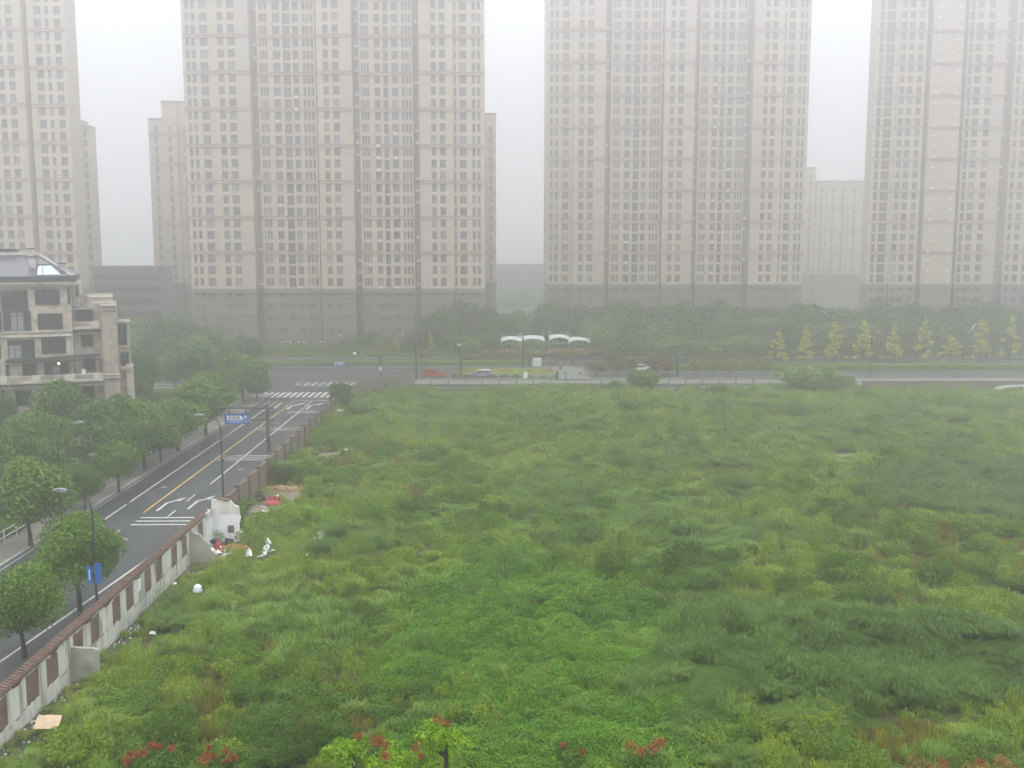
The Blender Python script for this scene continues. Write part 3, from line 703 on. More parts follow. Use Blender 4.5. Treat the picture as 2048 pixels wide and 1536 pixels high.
def tower(label, secs, Y, ztop, fl=2.78, z1=15.2, depth=15, maxwin=290, rnd=1, acs=True, pod_ledge=True, name='residential_tower', cat='tower block'):
    """secs: (x0, x1, out, material, [(a, b, kind)], extra height, blank)"""
    rg = random.Random(rnd)
    xa, xb = secs[0][0], secs[-1][1]
    loc = ((xa + xb) / 2, Y, 0.1)
    t = thing(name, label, cat, loc)
    mats = ['tan', 'pinktan', 'greytan', 'recess', 'podium', 'podium2', 'band']
    mi = {m: i for i, m in enumerate(mats)}
    W_, BS, L_, wins = MB(loc), {}, MB(loc), []
    nf = int((ztop - z1) / fl)
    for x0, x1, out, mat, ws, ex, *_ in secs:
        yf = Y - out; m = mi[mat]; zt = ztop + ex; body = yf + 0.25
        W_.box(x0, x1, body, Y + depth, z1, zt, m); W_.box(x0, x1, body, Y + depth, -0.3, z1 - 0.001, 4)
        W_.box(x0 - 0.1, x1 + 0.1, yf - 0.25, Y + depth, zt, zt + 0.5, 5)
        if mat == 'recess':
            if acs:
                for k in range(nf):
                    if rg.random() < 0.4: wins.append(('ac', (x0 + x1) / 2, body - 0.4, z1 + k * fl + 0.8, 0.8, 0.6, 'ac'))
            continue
        ws = sorted(ws); cuts = [x0] + [v for a, b, k in ws for v in (a, b)] + [x1]
        for i in range(0, len(cuts), 2):                                    # piers
            if cuts[i + 1] - cuts[i] > 0.02:
                wide = cuts[i + 1] - cuts[i] > 2.2
                W_.box(cuts[i], cuts[i + 1], yf, body, z1, zt, mi['pinktan'] if wide and mat == 'tan' else m)
                W_.box(cuts[i], cuts[i + 1], yf, body, -0.3, z1 - 0.001, 4)
        for a, b, k in ws:
            h = 1.92 if k != 's' else 2.3; z0o = 0.62 if k != 's' else 0.28
            hh = h; lastz = z1
            for j in range(nf + 1):
                zb = z1 + j * fl + z0o
                if j == nf: W_.box(a, b, yf + 0.03, body, lastz, zt, m); break
                W_.box(a, b, yf + (0.03 if k != 's' else 0.12), body, lastz, zb, m)
                lastz = zb + hh
                wins.append(('win', (a + b) / 2, body - 0.005, zb, b - a, hh, k))
                if acs and k == 'w' and mat == 'greytan' and rg.random() < 0.16: wins.append(('ac', (a + b) / 2, yf - 0.35, zb - 0.62, 0.85, 0.55, 'ac'))
            lastz = -0.3
            for j in range(5):
                zb = 0.5 + j * 3.0 + 0.75
                W_.box(a, b, yf + 0.03, body, lastz, zb, 4); lastz = zb + 1.5
                wins.append(('pod', (a + b) / 2, body - 0.005, zb, b - a, 1.5, k))
                if k == 'w': L_.box(a - .1, b + .1, yf - .12, yf + .025, zb - .16, zb - .01, 1)
            W_.box(a, b, yf + 0.03, body, lastz, z1 - 0.001, 4)
        for j in range(3, nf + 1, 3):                                        # paired red-brown bands
            zb = z1 + j * fl - 0.35
            B_ = BS.setdefault(j, MB(loc))
            for dz in (0.0, 0.62): B_.box(x0 - 0.05, x1 + 0.05, yf - 0.14, yf - 0.003, zb + dz, zb + dz + 0.2, 0)
        L_.box(x0 - 0.12, x1 + 0.12, yf - 0.4, yf - 0.004, z1 - 1.0, z1 - 0.15, 0)
        if pod_ledge and out > 1:
            for zz in (12.9, 9.2): L_.box(x0 - 0.1, x1 + 0.1, yf - 0.22, yf - 0.004, zz, zz + 0.42, 1)
    W_.build('wall', mats, t); [b.build('band', 'band', t) for b in BS.values()]; L_.build('ledge', ['podium', 'podium2'], t)
    real = [w for w in wins if w[0] != 'ac']; real.sort(key=lambda w: abs(w[3] - 24) + (0 if w[0] == 'win' else 6))
    def gl(w):
        if w[6] == 's': return 'glass_d'
        q = rg.random(); return 'glass_l' if q < 0.14 else 'glass_d' if q < 0.30 else 'glass'
    for w in real[:maxwin]:
        put('window', win_mesh(w[4], w[5], w[6], gl(w) if w[0] == 'win' else 'glass_d', 'frame' if w[0] == 'win' else 'frame_d'), t, (w[1] - loc[0], w[2] - loc[1], w[3] - loc[2]))
    if real[maxwin:]:
        mb = MB(loc)
        for w in real[maxwin:]:
            n0 = len(mb.m); win_geo(mb, w[1], w[2], w[3], w[4], w[5], w[6], 0 if rg.random() > 0.1 else 2)
        o = mb.build('window_rows', ['glass', 'frame', 'glass_l'], t); o['kind'] = 'stuff'
    ab = MB().box(-0.42, 0.42, -0.3, 0.0, 0, 0.55).mesh('air_conditioner', 'ac')
    for w in [w for w in wins if w[0] == 'ac'][:120]: put('air_conditioner', ab, t, (w[1] - loc[0], w[2] - loc[1], w[3] - loc[2]))
    return t
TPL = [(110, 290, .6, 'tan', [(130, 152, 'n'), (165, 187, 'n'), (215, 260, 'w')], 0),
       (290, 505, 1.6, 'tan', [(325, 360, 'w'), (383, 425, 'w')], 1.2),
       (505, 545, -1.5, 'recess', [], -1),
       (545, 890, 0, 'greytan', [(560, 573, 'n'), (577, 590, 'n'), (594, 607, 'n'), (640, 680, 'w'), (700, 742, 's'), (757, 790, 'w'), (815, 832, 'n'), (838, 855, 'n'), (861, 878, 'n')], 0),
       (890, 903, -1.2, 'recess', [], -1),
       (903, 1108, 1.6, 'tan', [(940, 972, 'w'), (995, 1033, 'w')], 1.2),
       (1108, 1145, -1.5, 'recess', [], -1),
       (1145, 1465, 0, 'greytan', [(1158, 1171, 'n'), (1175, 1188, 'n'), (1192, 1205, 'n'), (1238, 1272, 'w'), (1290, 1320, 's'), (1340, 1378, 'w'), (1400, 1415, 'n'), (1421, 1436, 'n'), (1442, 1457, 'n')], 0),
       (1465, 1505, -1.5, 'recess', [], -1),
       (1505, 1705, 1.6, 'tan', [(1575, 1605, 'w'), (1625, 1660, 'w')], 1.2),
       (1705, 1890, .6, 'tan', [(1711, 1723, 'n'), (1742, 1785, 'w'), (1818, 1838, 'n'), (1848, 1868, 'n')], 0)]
def from_tpl(x0, tpl=TPL, s=0.0394, o=110):
    f = lambda v: x0 + (v - o) * s
    return [(f(a), f(b), out, m, [(f(p), f(q), k) for p, q, k in ws], ex) for a, b, out, m, ws, ex in tpl]
tower('tallest tan tower block left of centre, nearest of the hazy towers', from_tpl(-72.6), 248, 93.5, rnd=1)
tower('wide tan tower block right of centre behind the park trees', from_tpl(14.0), 281, 93.0, rnd=2)
X4 = lambda p: A(p, 540, 281)[0]
s4 = [(1731, 1775, .6, 'tan', [(1738, 1746, 's'), (1751, 1767, 's')], -1.2), (1775, 1828, 1.2, 'tan', [(1778, 1788, 'w'), (1793, 1804, 'w'), (1812, 1822, 'w')], 2),
      (1828, 1837, -1.5, 'recess', [], 0), (1837, 1898, 1.6, 'pinktan', [], 3), (1898, 1908, -1.5, 'recess', [], 0),
      (1908, 1984, .8, 'tan', [(1911, 1919, 's'), (1924, 1937, 'w'), (1947, 1959, 'w')], 2), (1984, 2003, -1.5, 'recess', [], 0),
      (2003, 2090, .6, 'tan', [(2007, 2015, 'w'), (2022, 2033, 'w'), (2041, 2050, 'w'), (2062, 2074, 'w')], 1), (2090, 2102, -1.5, 'recess', [], 0),
      (2102, 2180, 1.2, 'tan', [(2112, 2124, 'w'), (2140, 2152, 'w')], 2)]
s4 = [(X4(a), X4(b), o, m, [(X4(p), X4(q), k) for p, q, k in ws], ex) for a, b, o, m, ws, ex in s4]
t4 = tower('tan tower block cut off by the right edge of the picture', s4, 281, 92.4, rnd=3, depth=4)
ab = MB().box(-0.42, 0.42, -0.3, 0.0, 0, 0.55).mesh('air_conditioner', 'ac')
for p in (1849, 1888):
    for j in range(28): put('air_conditioner', ab, t4, (X4(p) - t4.location.x, -1.6, 15.5 + j * 2.78))
X1 = lambda p: A(p, 376, 242)[0]
s1 = [(-160, -95, .6, 'tan', [(-140, -128, 'w'), (-118, -105, 'w')], 1), (-95, -70, -1.5, 'recess', [], 0), (-70, 8, 0, 'greytan', [(-55, -40, 'w'), (-30, -18, 's'), (-12, 2, 'w')], 0),
      (8, 67, 1.6, 'tan', [(17, 29, 'w'), (38, 50, 'w')], 1.2), (67, 75, -1.5, 'recess', [], -1),
      (75, 146, .6, 'tan', [(89, 103, 'w'), (111, 118, 'n'), (128, 141, 'w')], 0), (146, 150, .6, 'pinktan', [], 0)]
s1 = [(X1(a), X1(b), o, m, [(X1(p), X1(q), k) for p, q, k in ws], ex) for a, b, o, m, ws, ex in s1]
tower('tan tower block at the left edge, rising behind the stone villa', s1, 242, 93.5, rnd=4, depth=5.5)
def plain_secs(x0, x1, n, seed, mat='tan', hs=None):
    rg = random.Random(seed); w = (x1 - x0) / n; out = []
    for k in range(n):
        a = x0 + k * w; ws = []
        m = max(1, int(w / 3.2)); c = w / m
        for j in range(m): ws.append((a + (j + .5) * c - (0.75 if j % 2 else 0.5), a + (j + .5) * c + (0.75 if j % 2 else 0.5), 'w' if j % 2 else 'n'))
        out.append((a, a + w, 0.8 if k % 2 else 0, mat if k % 2 else 'greytan', ws, (hs[k] if hs else 0)))
    return out
def back(label, pxa, pxb, pytop, Y, n, seed, hs=None, maxwin=0, mat='tan', py=400, **kw):
    xa, xb = A(pxa, py, Y)[0], A(pxb, py, Y)[0]; zt = A((pxa + pxb) / 2, pytop, Y)[1]
    return tower(label, plain_secs(xa, xb, n, seed, mat, hs), Y, zt, maxwin=maxwin, rnd=seed, acs=False, pod_ledge=False, **kw)
back('narrow hazy tower just right of the left-edge tower', 138, 184, 243, 285, 3, 21, hs=[0.4, 0, -1.5], depth=5)
back('hazy stepped tower peeking out left of the tallest tower', 303, 420, 240, 300, 4, 22, hs=[0, 4.7, 4.7, 4.7])
back('slim hazy tower peeking out right of the tallest tower', 930, 992, 238, 300, 3, 23, hs=[0, 0, 1.2])
back('faint far tower at the right flank of the wide tower', 1575, 1630, 337, 400, 3, 24, mat='greytan', depth=6)
back('faint far slab block between the two right-hand towers', 1632, 1740, 364, 400, 5, 25, mat='greytan', depth=6)
# low grey block
def low_block(label, pxa, pxb, pytop, Y, mat, n, fh=3.1, win='frame_d', name='low_block', depth=12):
    xa, xb = A(pxa, 580, Y)[0], A(pxb, 580, Y)[0]; zt = A((pxa + pxb) / 2, pytop, Y)[1]; loc = ((xa + xb) / 2, Y, 0.1)
    t = thing(name, label, 'building', loc); MB(loc).box(xa, xb, Y, Y + depth, -0.3, zt).box(xa - .3, xb + .3, Y - .3, Y + depth, zt, zt + .6).build('wall', mat, t)
    me = MB(); win_geo(me, 0, 0, 0, 1.7, 1.6, 'w'); me = me.mesh('window', ['glass_d', 'frame_d'])
    nf = int((zt - 0.5) / fh)
    for j in range(nf):
        for k in range(n): put('window', me, t, (xa + (k + .5) * (xb - xa) / n - loc[0], -0.03, 1.2 + j * fh))
    return t
low_block('low dark grey block between the left tower and the stepped tower', 190, 318, 537, 262, 'farwall', 11)
low_block('faint grey building far down the gap between the two big towers', 985, 1100, 531, 440, 'farwall', 10)
# pale framed shop openings and the blue gate sign at the foot of the tallest tower
for px, w, lb in ((573, 2.2, 'widest and leftmost'), (603, 1.6, 'middle'), (645, 1.6, 'rightmost')):
    x, z = A(px, 690, 246.3)
    o = thing('pale_doorway', 'small pale framed doorway under the tallest tower, ' + lb + ' of three', 'doorway', (x, 246.4, 0.12), 0, 'pale doorways at the tower foot')
    MB().box(-w / 2, w / 2, 0, 0.12, 2.2, 2.5).box(-w / 2, -w / 2 + .22, 0, 0.12, 0, 2.2).box(w / 2 - .22, w / 2, 0, 0.12, 0, 2.2).build('frame', 'frame_w', o)
    MB().box(-w / 2 + .23, w / 2 - .23, 0.14, 0.3, 0, 2.19).build('door', 'glass_d', o)
x, z = A(481, 684, 243)
o = thing('blue_roof_booth', 'small booth with a bright blue top at the foot of the tallest tower', 'booth', (x, 243, 0.1))
MB().box(-1.4, 1.4, 0, 2.2, 0, 2.0).build('body', 'podium', o); MB().box(-1.6, 1.6, -0.3, 2.5, 2.0, 2.5).build('roof', 'blue', o)

# ------------------------------------------------------------------ stone villa at the left
YV = 123.0
def vx(c): return A(c / 3.84, 650, YV)[0]
def vz(c): return A(60, 450 + c / 3.84, YV)[1]
LV = (vx(300), YV, 0)
vi = thing('stone_villa', 'beige stone villa block with dark hipped roof and many dark windows', 'building', LV)
x0, xm, xc, xr, xe = vx(-420), vx(548), vx(765), vx(888), vx(990)
w_ = MB(LV)
w_.box(x0, xm, YV, YV + 16, 0, vz(455))                               # main block
w_.box(vx(552), vx(608), YV + 1.5, YV + 14, vz(640), vz(455))            # upper set-back
w_.box(xm + .003, xc, YV + 1.2, YV + 14, 0, vz(655))                    # balcony block
w_.box(xc - 1.5, vx(860), YV + 2.0, YV + 13, vz(654), vz(545) - .3)     # terrace parapet base
w_.build('wall', 'stone', vi)
MB(LV).box(xc + .003, vx(886), YV - 0.5, YV + 12, 0, vz(622)).build('stair_column', 'stone_p', vi)
MB(LV).box(vx(889), vx(985), YV + 3.0, YV + 9, 0, vz(775)).build('side_bay', 'stone', vi)
MB(LV).box(vx(940), vx(1000), YV + 2.6, YV + 2.98, 0, vz(1110)).build('side_pier', 'cornice', vi)
cn = MB(LV)
def ledge(a, b, za, zb, out, y=YV): cn.box(vx(a), vx(b), y - out, y - 0.002, vz(zb), vz(za))
ledge(-420, 610, 437, 452, 0.8); ledge(-420, 600, 454, 470, 0.5)
ledge(-420, 545, 812, 822, 0.2); ledge(-420, 545, 845, 858, 0.3); ledge(552, 760, 800, 822, 0.25, YV + 1.2); ledge(552, 760, 840, 852, 0.35, YV + 1.2)
ledge(-420, 750, 1205, 1216, 0.35); ledge(-420, 760, 1232, 1246, 0.5)
ledge(762, 890, 620, 630, 0.5, YV - .5); ledge(762, 888, 650, 658, 0.25, YV - .5); ledge(762, 892, 1160, 1170, .25, YV - .5); ledge(762, 892, 1182, 1192, .3, YV - .5)
ledge(600, 868, 540, 552, 0.3, YV + 2.0); ledge(700, 880, 596, 606, 0.6, YV - .3)
ledge(884, 990, 757, 775, 0.4, YV + 3); ledge(895, 990, 1125, 1150, .7, YV + 3); ledge(890, 985, 960, 975, 0.2, YV + 3)
cn.build('cornice', 'cornice', vi)
# roof: hip with dark gutter
g = MB(LV); g.box(vx(-420), vx(585), YV - 0.9, YV + 17, vz(435), vz(395)); g.build('gutter', 'gutter', vi)
ez = vz(393); rz_ = vz(232); ry = YV + 5.5
r = MB(LV)
xa, xb, xrg = vx(-420), vx(575), vx(300)
r.add([(xa, YV - .7, ez), (xb, YV - .7, ez), (xrg, ry, rz_), (xa, ry, rz_), (xb, YV + 16, ez), (xrg, YV + 10, rz_), (xa, YV + 10, rz_), (xa, YV + 16, ez)],
      [(0, 1, 2, 3), (1, 4, 5, 2), (3, 2, 5, 6), (4, 7, 6, 5)], 0)
r.build('roof', 'slate', vi)
def on_front(cx, cz):       # point on the front roof slope
    z = vz(cz); t = (z - ez) / (rz_ - ez); return (vx(cx), YV - .7 + (ry - YV + .7) * t - 0.06, z + 0.05)
MB(LV).add([on_front(310, 318), on_front(400, 316), on_front(485, 384), on_front(305, 386)], [(0, 1, 2, 3)]).add([on_front(510, 352), on_front(520, 352), on_front(560, 385), on_front(525, 385)], [(0, 1, 2, 3)]).build('skylight', 'skylight', vi)
MB(LV).tube([on_front(303, 310), on_front(395, 310)], 0.06).tube([on_front(345, 318), on_front(348, 384)], 0.04).tube([on_front(300, 240), on_front(305, 388)], .08).build('skylight_frame', 'gutter', vi)
MB(LV).add([(xrg - .1, ry - .1, rz_ + .12), (xrg + .35, ry, rz_ + .14), (xb + .15, YV - .75, ez + .14), (xb - .35, YV - .8, ez + .1)], [(0, 3, 2, 1)]).add([(xrg + .35, ry, rz_ + .14), (xb + .15, YV - .75, ez + .14), (xb + .15, YV - .75, ez - .05), (xrg + .35, ry, rz_ - .05)], [(0, 1, 2, 3)]).build('hip_flashing', 'lampgrey', vi)
MB(LV).box(xa, vx(305), ry - .3, YV + 10.5, rz_ - .02, vz(205)).build('ridge_parapet', 'cornice', vi)
MB(LV).box(xa, vx(135), ry - .4, YV + 10, vz(205) + .003, vz(182)).build('ridge_cap', 'gutter', vi)
for a, b, t, u, yy in ((218, 262, 185, 240, ry - .5), (242, 292, 250, 335, YV + 1.6), (466, 512, 300, 350, YV + 1.2)):
    c = MB(LV); c.box(vx(a), vx(b), yy, yy + .9, vz(u) - .9, vz(t)); ch = c.build('chimney', 'cornice', vi)
    MB(LV).box(vx(a - 8), vx(b + 8), yy - .15, yy + 1.05, vz(t), vz(t - 9)).build('cap', 'gutter', ch)
def vwin(a, b, za, zb, cols, rows=(0.0,), y=YV, glass='glass_d', cur=()):
    """window: frame bars proud of a glass pane set in the wall, with reveal"""
    X0, X1, Z0, Z1 = vx(a), vx(b), vz(zb), vz(za)
    f = MB(LV); t = 0.09
    f.box(X0 - .05, X1 + .05, y - .10, y - .003, Z1, Z1 + t); f.box(X0 - .05, X1 + .05, y - .16, y - .003, Z0 - t, Z0)
    f.box(X0 - .05, X0 + t - .05, y - .10, y - .003, Z0, Z1); f.box(X1 - t + .05, X1 + .05, y - .10, y - .003, Z0, Z1)
    for k in range(1, cols):
        x = X0 + (X1 - X0) * k / cols; f.box(x - .035, x + .035, y - .085, y - .025, Z0 + .002, Z1 - .002)
    for q in rows:
        if q: z = Z0 + (Z1 - Z0) * q; f.box(X0 + .06, X1 - .06, y - .082, y - .028, z - .035, z + .035)
    o = f.build('window', 'frame_d', vi)
    MB(LV).add([(X0, y - .02, Z0), (X1, y - .02, Z0), (X1, y - .02, Z1), (X0, y - .02, Z1)], [(0, 1, 2, 3)]).build('pane', glass, o)
    for k, zf in cur:
        x = X0 + (X1 - X0) * k / cols; xx = X0 + (X1 - X0) * (k + 1) / cols
        MB(LV).add([(x + .06, y - .024, Z0 + .05), (xx - .06, y - .024, Z0 + .05), (xx - .06, y - .024, Z0 + (Z1 - Z0) * zf), (x + .06, y - .024, Z0 + (Z1 - Z0) * zf)], [(0, 1, 2, 3)]).build('curtain', 'glass_l', o)
vwin(35, 226, 505, 650, 3, (0.0,)); vwin(45, 240, 662, 810, 4, (0.8,), cur=((1, .95), (2, .95)))
vwin(285, 460, 500, 605, 4, (0.3,)); vwin(526, 540, 495, 605, 1); vwin(586, 600, 472, 550, 1, y=YV + 1.5)
vwin(298, 472, 685, 795, 4, (0.3,)); vwin(65, 255, 880, 1020, 4, (0.5,), cur=((0, .7), (1, .7)))
vwin(312, 487, 870, 982, 4); vwin(606, 692, 858, 946, 2, y=YV + 1.2); vwin(575, 700, 650, 742, 3, (0.5,), y=YV + 1.2)
vwin(162, 252, 1068, 1150, 2); vwin(322, 497, 1055, 1145, 3, cur=((1, .6),)); vwin(612, 700, 1040, 1130, 2, y=YV + 1.2, glass='glass_d')
vwin(100, 212, 1270, 1372, 2); vwin(335, 430, 1262, 1372, 2); vwin(600, 685, 1250, 1360, 2, y=YV + 1.2)
vwin(-120, 28, 668, 812, 3); vwin(-120, 10, 900, 1010, 3); vwin(-100, -5, 1055, 1150, 2); vwin(40, 60, 1070, 1150, 1)
vwin(894, 955, 795, 950, 2, (.75,), y=YV + 3); vwin(902, 965, 1020, 1130, 2, y=YV + 3); 
# balcony canopies, balustrades
def balus(a, b, y, z0, z1, nm='balustrade'):
    m = MB(LV); X0, X1 = vx(a), vx(b); n = int((X1 - X0) / 0.19)
    m.box(X0, X1, y - .1, y + .1, z0, z0 + .1); m.box(X0, X1, y - .12, y + .12, z1 - .12, z1)
    for k in range(n):
        x = X0 + (k + .5) * (X1 - X0) / n; m.tube([(x, y, z0 + .1), (x, y, z0 + .3), (x, y, z0 + .5), (x, y, z1 - .12)], [.04, .07, .05, .035], 5, cap=False)
    m.build(nm, 'cornice', vi)
zb, zt = vz(1193), vz(1148)
for a, b in ((-300, -10), (52, 230), (292, 470), (548, 690)): balus(a, b, YV - 1.1, zb, zt)
for a, b in ((-10, 52), (230, 292), (470, 548), (690, 765)): MB(LV).box(vx(a) + .003, vx(b) - .003, YV - 1.22, YV - .98, zb, zt + .06).build('parapet_pier', 'cornice', vi)
MB(LV).box(vx(-420), vx(762), YV - 1.3, YV - .003, vz(1212) + .1, vz(1195)).build('balcony_slab', 'cornice', vi)
balus(556, 688, YV - 0.2, vz(796), vz(752)); MB(LV).box(vx(690), vx(752), YV - .32, YV - .08, vz(796), vz(748)).build('parapet_pier', 'cornice', vi)
MB(LV).box(vx(552), vx(756), YV - .4, YV + 1.1, vz(806), vz(797)).build('balcony_slab', 'cornice', vi)
MB(LV).box(vx(540), vx(716), YV - .3, YV + 1.15, vz(656), vz(646)).build('canopy', 'lampgrey', vi)
c = MB(LV); c.add([(vx(40), YV - 1.2, vz(1046)), (vx(752), YV - 1.2, vz(1018)), (vx(745), YV - .01, vz(1000)), (vx(40), YV - .01, vz(1026))], [(0, 1, 2, 3)])
c.box(vx(40), vx(752), YV - 1.25, YV - 1.15, vz(1044), vz(1034)); c.build('glass_canopy', 'gutter', vi)
for a in (262, 508, 545, 740): MB(LV).box(vx(a), vx(a) + .14, YV - 1.15, YV - 1.0, zt, vz(1036)).build('canopy_post', 'frame_d', vi)
MB(LV).ball((vx(430), YV - .4, vz(1066)), 0.14, n=10, k=6).build('ceiling_lamp', 'glow', vi)
o = MB().tube([(0, 0, 0), (0, 0, 1.25)], 0.28, 10).build('white_cylinder', 'steelwhite'); o.location = (vx(614), YV - .7, zb); tag(o, 'white round drum standing on the villa balcony', 'drum')

# the whole block is turned to face the road corner, so its flank runs along the line of sight
vi.rotation_euler = (0, 0, R(20)); vi.scale = (0.96, 1, 1)
for q in [o]:
    dx, dy = q.location.x - LV[0], q.location.y - LV[1]; c_, s_ = math.cos(R(20)), math.sin(R(20))
    q.location.x, q.location.y = LV[0] + 0.96 * dx * c_ - dy * s_, LV[1] + 0.96 * dx * s_ + dy * c_

# ------------------------------------------------------------------ lamps, poles, signs
def arc(p0, p1, p2, n=8):
    p0, p1, p2 = map(Vector, (p0, p1, p2))
    return [tuple((1 - t) ** 2 * p0 + 2 * (1 - t) * t * p1 + t * t * p2) for t in (k / n for k in range(n + 1))]
def lamp(x, y, h, arm, label, side=None, group='street lamps along the left road', z=0.12):
    o = thing('street_lamp', label, 'street lamp', (x, y, z), 0, group)
    MB().tube([(0, 0, 0), (0, 0, 1.4)], 0.13, 10).tube([(0, 0, 1.4), (0, 0, h - 1.4)], [0.095, 0.07], 8).build('pole', 'pole', o)
    MB().tube(arc((0, 0, h - 1.42), (0, 0, h - .1), (arm, 0, h)), [0.065 - .003 * k for k in range(9)], 7).build('arm', 'pole', o)
    s = 1 if arm > 0 else -1
    MB().extr([(arm - .1 * s, h - .08), (arm + .75 * s, h + .05), (arm + .8 * s, h + .12), (arm + .3 * s, h + .2), (arm - .1 * s, h + .1)], -.16, .16, 'y').build('lamp_head', 'lampgrey', o)
    if side:
        MB().tube(arc((0, 0, side - 1), (0.1, 0, side - .05), (.85, 0, side)), 0.045, 6).build('side_arm', 'pole', o)
        MB().box(.8, 1.25, -.09, .09, side - .03, side + .07).build('side_lamp_head', 'pole', o)
    return o
lamp(-25.3, 93.5, 8.9, -1.6, 'dark curved street lamp behind the white ruin with a small second arm', side=5.2)
lamp(-25.5, 63.6, 8.9, -1.6, 'dark curved street lamp rising between the two big round trees')
lamp(-38.6, 89.5, 8.9, 1.6, 'dark curved street lamp on the left pavement beside the white railing')
o = thing('blue_roadside_sign', 'small blue road sign under the big round trees, seen edge on behind the wall', 'road sign', (-25.5, 63.5, 0.12))
MB().box(-.42, -.06, -.25, -.2, 3.0, 4.1).build('panel', 'blue', o); MB().box(-.28, -.2, -.255, -.25, 3.2, 3.9).build('mark', 'signwhite', o)
MB().box(0.10, .5, -.25, -.2, 3.0, 4.3).build('panel', 'blue', o)
def gantry(x, y, h, L, stub, label, zs=0.12):
    o = thing('sign_gantry', label, 'sign gantry', (x, y, zs))
    MB().tube([(0, 0, 0), (0, 0, h)], [0.24, 0.18], 10).box(-.3, .3, -.3, .3, 0, .06).build('pole', 'polegreen', o)
    return o
# near gantry with the blue direction sign (arms reach left over the road)
YG = 121.7
def gp(px, py): x, z = A(px, py, YG - .3); return x - gx, z - .12
gx, gz = A(537, 905, YG)[0], 0.12
g1 = gantry(gx, YG, A(537, 808, YG)[1] - .12, 0, 0, 'dark overhead pole with two arms carrying the blue road sign near the wall')
(ax0, az0), (ax1, az1) = gp(434, 816), gp(547, 817)
MB().tube([(ax0, 0, az0), (ax1, 0, az1)], 0.12, 8).build('arm', 'pole', g1)
(ax0, az0), (ax1, az1) = gp(499, 840), gp(547, 840)
MB().tube([(ax0, 0, az0), (ax1, 0, az1)], 0.1, 8).build('arm', 'pole', g1)
for px in (457, 490):
    (a, z0), (_, z1) = gp(px, 817), gp(px, 829); MB().tube([(a, 0, z0), (a, 0, z1)], .07, 6).build('hanger', 'pole', g1)
(sx0, sz1), (sx1, sz0) = gp(448.5, 828.5), gp(497, 848.5)
sg = thing('blue_direction_sign', 'blue hanging road sign with a white arrow panel and Chinese street name', 'road sign', (gx, YG, gz))
MB().box(sx0, sx1, -.16, -.09, sz0, sz1).build('panel', 'blue', sg)
W_ = sx1 - sx0; H_ = sz1 - sz0
bd = MB()
for a, b, c, d in ((0, 1, 0, .035), (0, 1, .965, 1), (0, .018, .035, .965), (.982, 1, .035, .965)): bd.box(sx0 + W_ * a, sx0 + W_ * b, -.175, -.161, sz0 + H_ * c, sz0 + H_ * d)
bd.build('border', 'pole', sg)
PX = lambda u, v: (sx0 + W_ * u, sz0 + H_ * v)
MB().extr([PX(.09, .18), PX(.70, .18), PX(.77, .5), PX(.70, .83), PX(.09, .83)], -.168, -.161, 'y').build('arrow_panel', 'signwhite', sg)
MB().extr([PX(.105, .21), PX(.69, .21), PX(.735, .43), PX(.105, .43)], -.172, -.1685, 'y').build('name_strip', 'blue', sg)
def text(s, px, py, size, mat, parent, y, rz=0.0, bold=0.0, align='CENTER', name='lettering'):
    c = bpy.data.curves.new(name, 'FONT'); c.body = s; c.size = size; c.align_x = align; c.align_y = 'CENTER'; c.extrude = 0.004; c.offset = bold
    t = bpy.data.objects.new('t', c); COL.objects.link(t); bpy.context.view_layer.update()
    me = bpy.data.meshes.new_from_object(t.evaluated_get(bpy.context.evaluated_depsgraph_get())); bpy.data.objects.remove(t)
    me.materials.clear(); me.materials.append(M[mat]); o = put(name, me, parent)
    o.location = (px, y, py); o.rotation_euler = (math.pi / 2, 0, rz); return o
for u, ch in ((.22, '\u5c1a'), (.385, '\u65ed'), (.56, '\u8def')):
    a, b = PX(u, .62); text(ch, a, b, H_ * .36, 'signback', sg, -.178, bold=.008)
a, b = PX(.41, .32); text('Shangxu Rd.', a, b, H_ * .2, 'signwhite', sg, -.178, bold=.004)
a, b = PX(.875, .68); text('\u5357', a, b, H_ * .27, 'signwhite', sg, -.168, bold=.012)
a, b = PX(.875, .28)
MB().extr([(a - .1, b + .1), (a, b - .14), (a + .1, b + .1)], -.168, -.161, 'y').build('pointer', 'signwhite', sg)
# far gantry, sign seen from the back
YG2 = 175.0
gx = A(443, 785, YG2)[0]
def gq(px, py): x, z = A(px, py, YG2); return x - gx, z
g2 = gantry(gx, YG2, gq(443, 737)[1], 0, 0, 'far dark overhead pole over the crossing, its sign seen from the back', 0)
(a, z0), (b, z1) = gq(436, 743), gq(531, 741); MB().tube([(a, 0, z0), (b, 0, z1)], .11, 7).build('arm', 'pole', g2)
(a, z0), (b, z1) = gq(436, 760), gq(484, 760); MB().tube([(a, 0, z0), (b, 0, z1)], .09, 7).build('arm', 'pole', g2)
(a, z0), (b, z1) = gq(490, 766), gq(520, 750)
MB().box(a, b, -.1, .05, z0, z1).build('sign_back', 'signback', g2)
for px in (497, 513):
    (c, z2), _ = gq(px, 742), 0; MB().tube([(c, 0, z1), (c, 0, z2)], .06, 5).build('hanger', 'pole', g2)
bc = MB()
for k in (.25, .5, .75): bc.box(a + .05, b - .05, -.13, -.101, z0 + (z1 - z0) * k - .05, z0 + (z1 - z0) * k + .05)
bc.build('sign_rib', 'pole', g2)
